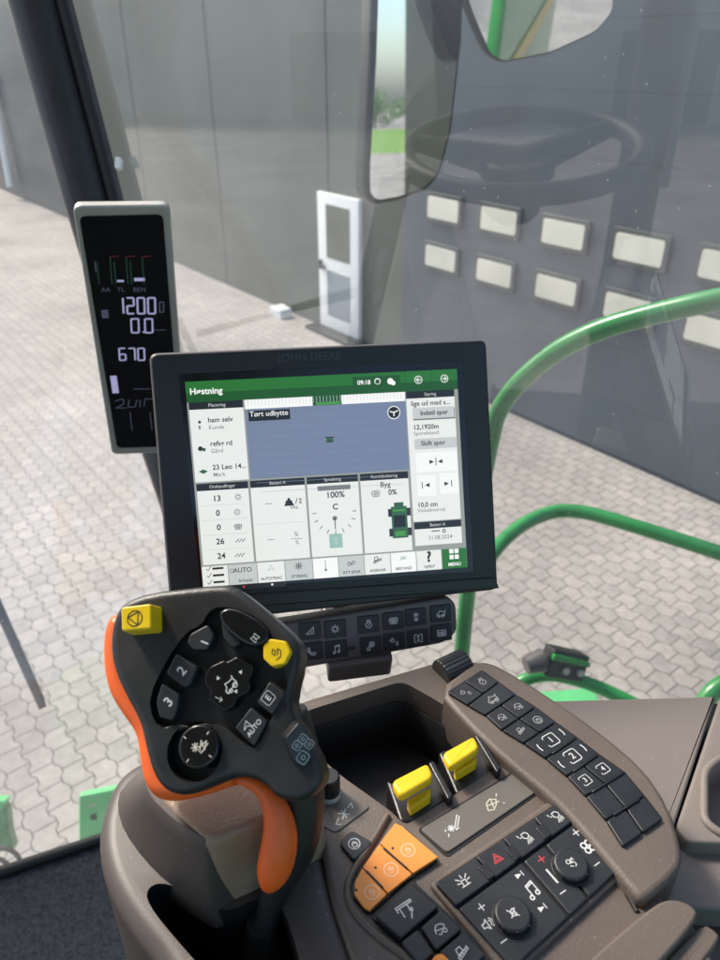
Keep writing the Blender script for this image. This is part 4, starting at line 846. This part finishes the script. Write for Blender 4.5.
# --- orange keys
og = K.pts([(396, 825), (405, 828), (437, 857), (405, 878), (369, 910), (354, 893), (356, 882)], .0026)
s = MB(); s.prism(K, inset(og if area2(og) > 0 else og[::-1], -.0012), -.004, .0008, M['well'], .004); opn = s.build('orange_key_group', cn)
for cs, ic in (([(395, 823), (402, 826), (438, 857), (413, 873), (380, 843)], (408, 850)), ([(379.2, 844), (412, 874), (388, 893), (363, 867)], (391, 869.5)), ([(362, 868), (387, 894), (370, 910), (364, 907), (354, 893), (355, 882)], (372, 892))):
    def ex(k, ca, cb, sz, z, ic=ic):
        a, b = K.uv(*ic, z); k.stroke(K, arc(a, b, .0042), .0005, z, M['printpale']); icon(k, K, 'arm', a, b, .0026, z, M['printpale'], 0, .16)
        k.poly(K, arc(a - .0115 * .62, b + .0095 * .62, .0009)[:-1], z, M['printdark'])
    mkkey(opn, cs, -.002, .0026, None, 'orangekey', extra=ex, name='orange_key', gap=.00005, r=.0006, bev=.0002)
for p0_, p1_ in (((381, 846), (410, 871)), ((364.5, 869), (385, 890))):
    q0, q1 = Vector(K.uv(*p0_, .003)), Vector(K.uv(*p1_, .003)); m_ = q0.lerp(q1, .5); q0 = m_.lerp(q0, .82); q1 = m_.lerp(q1, .82); d_ = (q1 - q0).normalized(); n_ = Vector((-d_.y, d_.x)) * .0006
    s = MB(); s.prism(K, [tuple(q0 - n_), tuple(q1 - n_), tuple(q1 + n_), tuple(q0 + n_)], .002, .0033, M['well'], .0004, .0002); s.build('key_divider', opn)
# --- rack keys (lower left of the blocks)
kg = MB(); kg.prism(K, K.pts([(371, 917), (412, 880), (500, 962), (470, 1010)], .0), -.006, .0004, M['well'], .002); kgo = kg.build('key_group', cn)
for cs, ic, mm in (([(374, 916), (412, 883), (440, 906), (401, 939)], 'rack', 'key'), ([(442, 908), (463, 929), (436, 951), (420, 927)], 'hitch', 'key'), ([(464, 930), (487, 955), (462, 976), (438, 952)], 'cart', 'key'), ([(418, 928), (435, 952), (420, 966), (400, 942)], None, 'key'), ([(436, 953), (447, 952), (460, 977), (436, 985), (424, 968)], None, 'orangekey')):
    mkkey(kgo, cs, -.003, .0045, ic, mm, name='orange_key' if mm == 'orangekey' else 'key', isz=.27, w=.12)
# --- lock key and small label
mkkey(cn, [(338, 843), (351, 829), (374, 842), (354, 862)], -.002, .002, 'lock', name='lock_key', r=.003, isz=.30)
s = MB(); s.prism(K, K.pts([(318, 822), (340, 787), (371, 806), (335, 833)], 0), -.002, -.0003, M['label'], .004, .0005); a, b = K.uv(344, 814); icon(s, K, 'xarrow', a, b, 12 * PX, .0, M['print'], 0, .09); s.build('small_label', cn)
# round ribbed knob near the grip
a, b = K.uv(330, 794, 0); KF = Frame(K.P(a, b, 0), K.ex, K.ey); s = MB(); s.cyl(K, a, b, .0068, -.002, .018, M['black'], .001, 40, ribs=1); s.cyl(K, a, b, .0075, -.002, .003, M['silver'], .001, 32); s.build('ribbed_knob', cn)
# --- yellow paddle levers in black housings
def paddle(y4, stem, hous, cheek):
    hs = MB(); hs.prism(K, K.pts(hous, -.002), -.055, -.002, M['black'], .003, .002)
    hs.prism(K, K.pts(cheek, .006), -.05, .006, M['black'], .002, .002); ho = hs.build('lever_housing', cn)
    l = MB(); q = K.pts(y4, .016); 
    if area2(q) < 0: q = q[::-1]
    l.prism(K, q, .0105, .016, M['yellow'], .0042, .0022, 6)
    c_ = [(a_, b_) for a_, b_ in q]; l.stroke(K, [((c_[0][0] * .5 + c_[3][0] * .5), (c_[0][1] * .5 + c_[3][1] * .5))] * 1 + [((c_[1][0] * .5 + c_[2][0] * .5), (c_[1][1] * .5 + c_[2][1] * .5))], .0004, .0163, M['printdark']) if False else None
    q2 = K.pts(stem, .006); l.prism(K, q2, -.012, .006, M['yellow'], .001, .0006); l.build('lever', cn, 50)
paddle([(391, 781), (428, 762), (434, 777), (400, 797)], [(407, 800), (430, 787), (431, 795), (411, 808)], [(386, 780), (400, 822), (410, 823), (450, 799), (432, 765), (395, 782)], [(428, 762), (434, 760), (454, 796), (448, 800)])
paddle([(442, 753), (474, 735), (480, 748), (450, 768)], [(454, 768), (476, 756), (477, 761), (457, 773)], [(438, 752), (456, 794), (464, 795), (500, 772), (480, 738)], [(474, 735), (480, 734), (502, 768), (497, 773)])
# rim line at the left of the console
rp = K.pts([(388, 815), (372, 842), (352, 872), (346, 890), (352, 910), (380, 938), (420, 965), (460, 1010)], .0)
rp = smoothp(rp, 3, False); s = MB(); s.tube([K.P(a_, b_, -.0005) for a_, b_ in rp], .0022, M['tan'], 10); s.build('panel_rim', cn)
# groove between the centre panel and the keypad bezel
gp_ = smoothp(K.pts([(470, 722), (520, 766), (560, 800), (590, 832), (620, 870), (640, 905)], .0), 2, False)
s = MB(); s.tube([K.P(a_ - .004, b_ - .0015, -.0012) for a_, b_ in gp_], .0016, M['well'], 8); s.build('groove', cn)
# front lip pieces, lower right
s = MB(); s.prism(K, smoothp(K.pts([(600, 1010), (560, 985), (650, 906), (672, 897), (694, 905), (700, 918), (640, 985)], .006), 2), -.05, .006, M['tan'], 0, .0018, 4); s.build('front_lip', cn)
s = MB(); s.prism(K, smoothp(K.pts([(600, 1060), (630, 1000), (700, 922), (716, 930), (722, 940), (660, 1010)], .0), 2), -.05, 0, M['tan'], 0, .0015, 4); s.build('front_trim', cn)
# --- palm rest: curved shell, slot and leather pad
hl = HZ(-.005)
sh_px = [(150, 752), (120, 768), (104, 795), (95, 835), (103, 880), (128, 925), (165, 970), (200, 1060), (430, 1120), (372, 985), (346, 915), (330, 862), (322, 830), (318, 790), (296, 752), (230, 735)]
s = MB(); shp = smoothp(hl.pts(sh_px, 0), 2); s.prism(hl, shp, -.13, 0, M['shell'], 0, .012, 7); shell = s.build('palm_rest_shell', cn)
c = MB(); c.prism(hl, smoothp(hl.pts([(146, 903), (148, 886), (166, 882), (190, 896), (222, 915), (262, 895), (285, 905), (310, 1000), (240, 1010), (185, 950)], 0), 2), -.08, .02, M['liner']); boolean(shell, c)
for p in shell.data.polygons: p.use_smooth = True
shell.data.set_sharp_from_angle(angle=math.radians(40))
TP = HZ(.048)
pad_px = [(149, 789), (163, 764), (230, 748), (300, 752), (322, 790), (300, 806), (208, 844), (177, 817)]
padw = [TP.P(*TP.uv(x, y)) for x, y in pad_px]
s = MB(); pp = roundp(TP.pts(pad_px), .008, 6); s.prism(TP, pp, -.06, 0, M['leather'], 0, .0048, 6, draft=.004); s.build('leather_pad', cn)
# raised flank left of the pad
s = MB(); A_ = HZ(.0455); tpz = [(143, 792), (146, 770), (240, 742), (305, 750), (262, 806), (211, 839), (206, 842), (200, 840), (170, 820)]; btz = [(110, 826), (120, 780), (225, 728), (318, 745), (322, 862), (226, 924), (217, 929), (209, 926), (152, 888)]
ta = [A_.P(*p) for p in smoothp(A_.pts(tpz), 2)]; B_ = HZ(-.02); ba = [B_.P(*p) for p in smoothp(B_.pts(btz), 2)]
if area2([(p.x, p.y) for p in ta]) < 0: ta = ta[::-1]; ba = ba[::-1]
ct = sum(ta, Vector()) / len(ta); rs = []
for t in range(9):
    u = t / 8; rs.append([b_.lerp(a_, u) + (b_ - a_) * .0 + (b_ - ct) * .05 * math.sin(math.pi * u) for a_, b_ in zip(ta, ba)])
rs.append([a_.lerp(ct, .04) + Vector((0, 0, .0012)) for a_ in ta]); s.rings(rs, M['shell']); s.build('pad_flank', cn)

# ================================================================== SIDE PANEL (right)
sd = thing('side_console', K.P(*K.uv(650, 740, -.03)), 'wide grey side panel with a cup recess right of the key console', 'side panel')
SP = HZ(-.03)
s = MB(); s.prism(SP, SP.pts([(480, 710), (535, 701), (716, 696), (674, 826), (640, 900), (520, 800)]), -.03, 0, M['tan2'], .003, .003, 4); s.build('top_panel', sd)
s = MB(); s.prism(SP, SP.pts([(720, 697), (900, 690), (900, 850), (688, 842), (676, 827)]), -.03, 0, M['tan2'], .004, .004, 4); rp_ = s.build('cup_panel', sd)
s = MB(); s.prism(SP, SP.pts([(640, 705), (760, 702), (760, 845), (640, 845)], -.034), -.05, -.0345, M['well']); s.build('gap_shade', sd)  # black slab added under both panels, painting their gap dark
c = MB(); c.prism(SP, SP.pts([(709, 772), (722, 762), (800, 762), (800, 830), (722, 830), (707, 818)]), -.024, .02, M['well'], .006); boolean(rp_, c)
for p in rp_.data.polygons: p.use_smooth = True
rp_.data.set_sharp_from_angle(angle=math.radians(40))
cr = roundp(SP.pts([(704, 772), (722, 757), (806, 757), (806, 836), (722, 836), (704, 822)]), .009); s = MB(); s.tube([SP.P(a_, b_, .0005) for a_, b_ in cr + cr[:1]], .003, M['tan2'], 10); s.build('cup_rim', sd)
s = MB(); s.prism(SP, SP.pts([(880, 849), (684, 840), (655, 895), (660, 905), (900, 925)], -.012), -.06, -.012, M['tan2'], .004, .006, 4, draft=.0); s.build('lower_panel', sd)
s = MB(); s.prism(SP, SP.pts([(640, 900), (700, 905), (900, 925), (900, 1060), (700, 1060)], -.03), -.08, -.03, M['shell'], .004, .004, 4); s.build('seat_edge', sd)
# ================================================================== MULTIFUNCTION GRIP
no = RT * -.16 + UP * .34 - FW
D0 = .40; go = at(200, 690, D0)
exg = RT - no.normalized() * RT.dot(no.normalized()); GR = Frame(go, exg, no.cross(exg))
if GR.ez.dot(no) < 0: GR = Frame(go, exg, -(no.cross(exg)))
def g1(x, y): return (90 + x / 3, 570 + y / 3)
gt = thing('joystick', at(285, 860, .415), 'large black multifunction joystick with orange back, many buttons and yellow stop button', 'joystick')
hd = [(72, 128), (100, 92), (180, 64), (300, 50), (385, 42), (430, 46), (480, 82), (560, 150), (612, 198), (630, 235), (622, 300), (608, 350), (600, 410), (625, 470), (660, 520), (690, 580), (700, 640), (640, 700), (560, 690), (520, 640), (450, 618), (390, 638), (330, 664), (280, 680), (228, 668), (196, 636), (176, 590), (160, 530), (148, 470), (128, 425), (98, 372), (70, 310), (56, 250), (58, 180)]
hp = smoothp(GR.pts([g1(*p) for p in hd]), 1)
s = MB(); s.prism(GR, hp, -.022, 0, M['grip'], 0, .0045, 5)
head = s.build('grip_body', gt)
st = [(282, 715, .398, 27), (292, 745, .400, 27.5), (299, 780, .402, 26.5), (300, 812, .405, 25.5), (295, 842, .408, 24.5), (285, 868, .411, 20), (273, 895, .414, 14.5), (264, 930, .417, 11), (262, 990, .42, 11)]
t = MB(); pts = [at(x, y, d + .014) for x, y, d, r in st]; rr = [r * d / F for x, y, d, r in st]
sp = smoothp([(*p, r) for p, r in zip([tuple(p) for p in pts], rr)], 2, False); t.tube([Vector(p[:3]) for p in sp], [p[3] for p in sp], M['grip'], 28)
boolean(head, t, 'UNION')
remesh(head, .0011, 5)
w = MB(); wl = [(352, 128), (390, 106), (470, 124), (538, 172), (545, 205), (590, 310), (592, 365), (545, 440), (502, 536), (470, 528), (392, 458), (340, 470), (225, 480), (188, 452), (176, 380), (228, 272), (288, 185), (335, 165)]
w.prism(GR, smoothp(GR.pts([g1(*p) for p in wl]), 1), -.0065, .01, M['well'], 0, 0); boolean(head, w)
w = MB(); a, b = GR.uv(*g1(313, 545)); w.cyl(GR, a, b, 84 / 3 * D0 / F, -.0095, .01, M['well'], 0, 48); boolean(head, w)
for p in head.data.polygons: p.use_smooth = True
head.data.set_sharp_from_angle(angle=math.radians(45))
print('head mats', [m.name for m in head.data.materials])
# orange back
og_ = [(72, 126), (50, 160), (40, 210), (42, 300), (58, 370), (95, 430), (138, 488), (146, 540), (154, 600), (170, 655), (205, 690), (255, 696), (310, 686), (380, 662), (450, 640), (450, 300), (300, 120)]
s = MB(); s.prism(GR, smoothp(GR.pts([g1(*p) for p in og_], -.018), 2), -.036, -.0125, M['orange'], 0, .008, 6); s.build('orange_back', gt)
# orange thumb pad on the stem
op = [(230, 778, .3935, 3), (248, 780, .3915, 7), (264, 788, .389, 9.5), (275, 805, .388, 13), (281, 830, .388, 17.5), (278, 855, .388, 19.5), (273, 872, .390, 17.5), (270, 882, .392, 12), (269, 888, .396, 5)]
sp = smoothp([(*tuple(at(x, y, d + .013)), r * d / F) for x, y, d, r in op], 2, False); s = MB(); s.tube([Vector(p[:3]) for p in sp], [p[3] for p in sp], M['orange'], 28)
s.build('orange_grip_pad', gt, 60)
def gk(name, pl, z0, z1, m='key', r=.0015, bev=.0012, ic=None, at_=None, sz=5, rot=0, col='print', txt=None, dz=0, dome=0):
    k = MB(); k.prism(GR, GR.pts([g1(*p) for p in pl], z1), z0, z1, M[m], r, bev, 4, draft=.0006); zz = z1 + .00012
    if at_: a, b = GR.uv(*g1(*at_), zz)
    if ic: icon(k, GR, ic, a, b, sz * D0 / F, zz, M[col], rot, .13)
    if txt: k.text(GR, txt, a, b, sz * D0 / F, zz, M[col], rot, 'CENTER', .015)
    return k
# yellow stop button
k = gk('stop', [(93, 112), (183, 101), (184, 176), (95, 184)], -.001, .0135, 'yellow', .0016, .0012, 'warnc', (134, 145), 8.6, 0.5, 'printdark')
k.build('stop_button', gt)
rt_ = math.radians(52)
gk('', [(300, 192), (352, 164), (372, 196), (352, 240), (310, 240), (290, 218)], -.0065, .0005, txt='1', at_=(345, 218), sz=12, rot=rt_ + .3).build('button', gt)
gk('', [(258, 250), (322, 292), (300, 345), (282, 352), (228, 310)], -.0065, .0012, txt='2', at_=(276, 303), sz=14, rot=rt_).build('button', gt)
gk('', [(215, 340), (268, 374), (262, 420), (248, 452), (208, 442), (198, 395)], -.0065, .0012, txt='3', at_=(236, 396), sz=14, rot=rt_).build('button', gt)
dp = [(358, 292), (400, 272), (412, 276), (440, 260), (490, 290), (486, 312), (474, 330), (482, 346), (474, 366), (440, 384), (430, 408), (402, 424), (378, 404), (356, 388), (362, 362), (346, 344), (344, 322)]
k = gk('', dp, -.0065, .0022, 'gloss', .001, .0014, 'combine', (420, 345), 8, rt_, 'print')
for x_, y_, r_ in ((384, 324, 2.0), (452, 306, .9), (438, 364, -1.1)):
    a, b = GR.uv(*g1(x_, y_), .0024); k.poly(GR, [(a + .0013 * math.cos(r_ + i * 2.09), b + .0013 * math.sin(r_ + i * 2.09)) for i in range(3)], .0024, M['print'])
a, b = GR.uv(*g1(386, 388), .0024); k.stroke(GR, [(a - .002, b + .0012), (a + .002, b - .0005), (a + .001, b + .0012)], .0003, .0024, M['print']); k.stroke(GR, [(a + .002, b - .0005), (a + .0005, b - .0012)], .0003, .00242, M['print'])
k.build('direction_pad', gt)
# hooded hat switch
gk('', [(384, 128), (410, 112), (450, 120), (500, 148), (536, 182), (532, 215), (500, 232), (462, 222), (420, 190), (392, 160)], -.0065, .0045, 'gloss', .003, .003, 'screenudp', (495, 204), 4.0, rt_, 'print').build('hat_switch', gt)
gk('', [(392, 150), (440, 180), (452, 218), (430, 235), (400, 205)], -.0065, .001, 'key').build('hat_collar', gt)
gk('', [(540, 206), (586, 214), (602, 246), (584, 282), (545, 290), (520, 266), (520, 226)], -.004, .0035, 'yellow', .0012, .0012, 'arm', (560, 248), 7, rt_, 'printdark').build('release_button', gt)
k = gk('', [(538, 334), (586, 368), (548, 436), (500, 398)], -.0065, .0016, txt='E', at_=(535, 384), sz=8.5, rot=rt_)
a, b = GR.uv(*g1(535, 384), .00172); h_ = .0030; c_, s_ = math.cos(rt_), math.sin(rt_)
k.stroke(GR, [(a + (x * c_ - y * s_) * h_, b + (x * s_ + y * c_) * h_) for x, y in roundp([(-1, -1), (1, -1), (1, 1), (-1, 1)], .4)] , .0003, .0018, M['print'], True); k.build('button', gt)
k = gk('', [(482, 412), (532, 456), (492, 530), (434, 474)], -.0065, .0016, ic='nav', at_=(472, 466), sz=5.0, rot=rt_ - .5)
a, b = GR.uv(*g1(493, 474), .0018); k.text(GR, 'AUTO', a, b, 6.8 * D0 / F, .0018, M['print'], rt_, 'CENTER', .015); k.build('button', gt)
# round joystick button
a, b = GR.uv(*g1(325, 530), .003); k = MB(); rb = 62 / 3 * D0 / F
k.cyl(GR, a, b, rb * 1.05, -.0098, -.004, M['black'], .001, 40); k.cyl(GR, a, b, rb, -.0045, .0035, M['gloss'], .0016, 12 if False else 48)
icon(k, GR, 'star', a, b, 13 * D0 / F, .0037, M['printgold'], rt_ * .2, .08); k.build('round_thumb_button', gt)
a, b = GR.uv(*g1(232, 492), .002); k = MB(); k.prism(GR, GR.pts([g1(*p) for p in [(200, 478), (262, 462), (300, 470), (250, 486), (222, 520)]]), -.006, -.001, M['key'], .001, .0008); k.build('spacer', gt)
# small decal with four framed signs on the neck
DF = Frame(at(302, 742, .386), exg, no.cross(exg)); DF = Frame(at(303, 743, .3795), RT + FW * .35, UP * 1.0 + FW * .15)
k = MB(); dq = roundp(DF.pts([(285, 739), (299, 722), (308, 731), (312, 757), (305, 769), (294, 763)]), .002); k.prism(DF, dq, -.012, .0, M['black'], 0, .0006)
for x_, y_ in ((297, 745.5), (303, 739), (309.2, 744), (303, 757.5)):
    a, b = DF.uv(x_, y_, .0002); h_ = .0021 if y_ < 750 else .0028; c_, s_ = math.cos(rt_), math.sin(rt_)
    k.stroke(DF, [(a + (x * c_ - y * s_) * h_, b + (x * s_ + y * c_) * h_) for x, y in roundp([(-1, -1), (1, -1), (1, 1), (-1, 1)], .5, 3)], .0003, .0002, M['print'], True); k.stroke(DF, arc(a, b, h_ * .4, 0, 360, 8), .0003, .00025, M['print'])
k.build('decal', gt)
# boot around the foot of the stem
s = MB(); bf = HZ(-.03); a, b = bf.uv(262, 935)
s.rings([[bf.P(a + r_ * math.cos(t), b + r_ * math.sin(t), c_) for t in [i * math.pi / 16 for i in range(32)]] for r_, c_ in ((.022, -.03), (.021, -.025), (.016, -.014), (.013, -.006), (.010, .004), (.008, .012))], M['rubber']); s.build('rubber_boot', gt)

# ================================================================== LIGHT, CAMERA
SUN_EL, SUN_AZ = math.radians(43), math.radians(308)       # azimuth measured clockwise from +Y
wd_ = bpy.data.worlds.new('World'); SC.world = wd_; wd_.use_nodes = True; nt = wd_.node_tree; bg = nt.nodes['Background']
sk = nt.nodes.new('ShaderNodeTexSky'); sk.sky_type = 'NISHITA'; sk.sun_disc = False; sk.sun_elevation = SUN_EL; sk.sun_rotation = SUN_AZ; sk.dust_density = 3.0; sk.air_density = 1.0; sk.ozone_density = .5; sk.altitude = 50
nt.links.new(sk.outputs[0], bg.inputs[0]); bg.inputs[1].default_value = .15
sl = bpy.data.lights.new('sun', 'SUN'); sl.energy = 2.1; sl.angle = math.radians(12); sl.color = (1, .93, .83); so = bpy.data.objects.new('sun', sl); COL.objects.link(so)
dirv = Vector((math.sin(SUN_AZ) * math.cos(SUN_EL), math.cos(SUN_AZ) * math.cos(SUN_EL), math.sin(SUN_EL))); so.rotation_euler = dirv.to_track_quat('Z', 'Y').to_euler()
cam = bpy.data.cameras.new('camera'); co_ = bpy.data.objects.new('camera', cam); COL.objects.link(co_); co_.location = CAM; co_.rotation_euler = (math.radians(90) - TH, 0, 0)
cam.sensor_fit = 'VERTICAL'; cam.sensor_height = 36; cam.lens = F / 960 * 36; cam.clip_start = .02; cam.clip_end = 1500
cam.dof.use_dof = True; cam.dof.focus_distance = .55; cam.dof.aperture_fstop = 10
SC.camera = co_
SC.view_settings.view_transform = 'Standard'; SC.view_settings.look = 'None'; SC.view_settings.gamma = 1; SC.view_settings.exposure = EXPO
SC.render.resolution_x = 768; SC.render.resolution_y = 1024
SC.cycles.max_bounces = 8; SC.cycles.transparent_max_bounces = 12
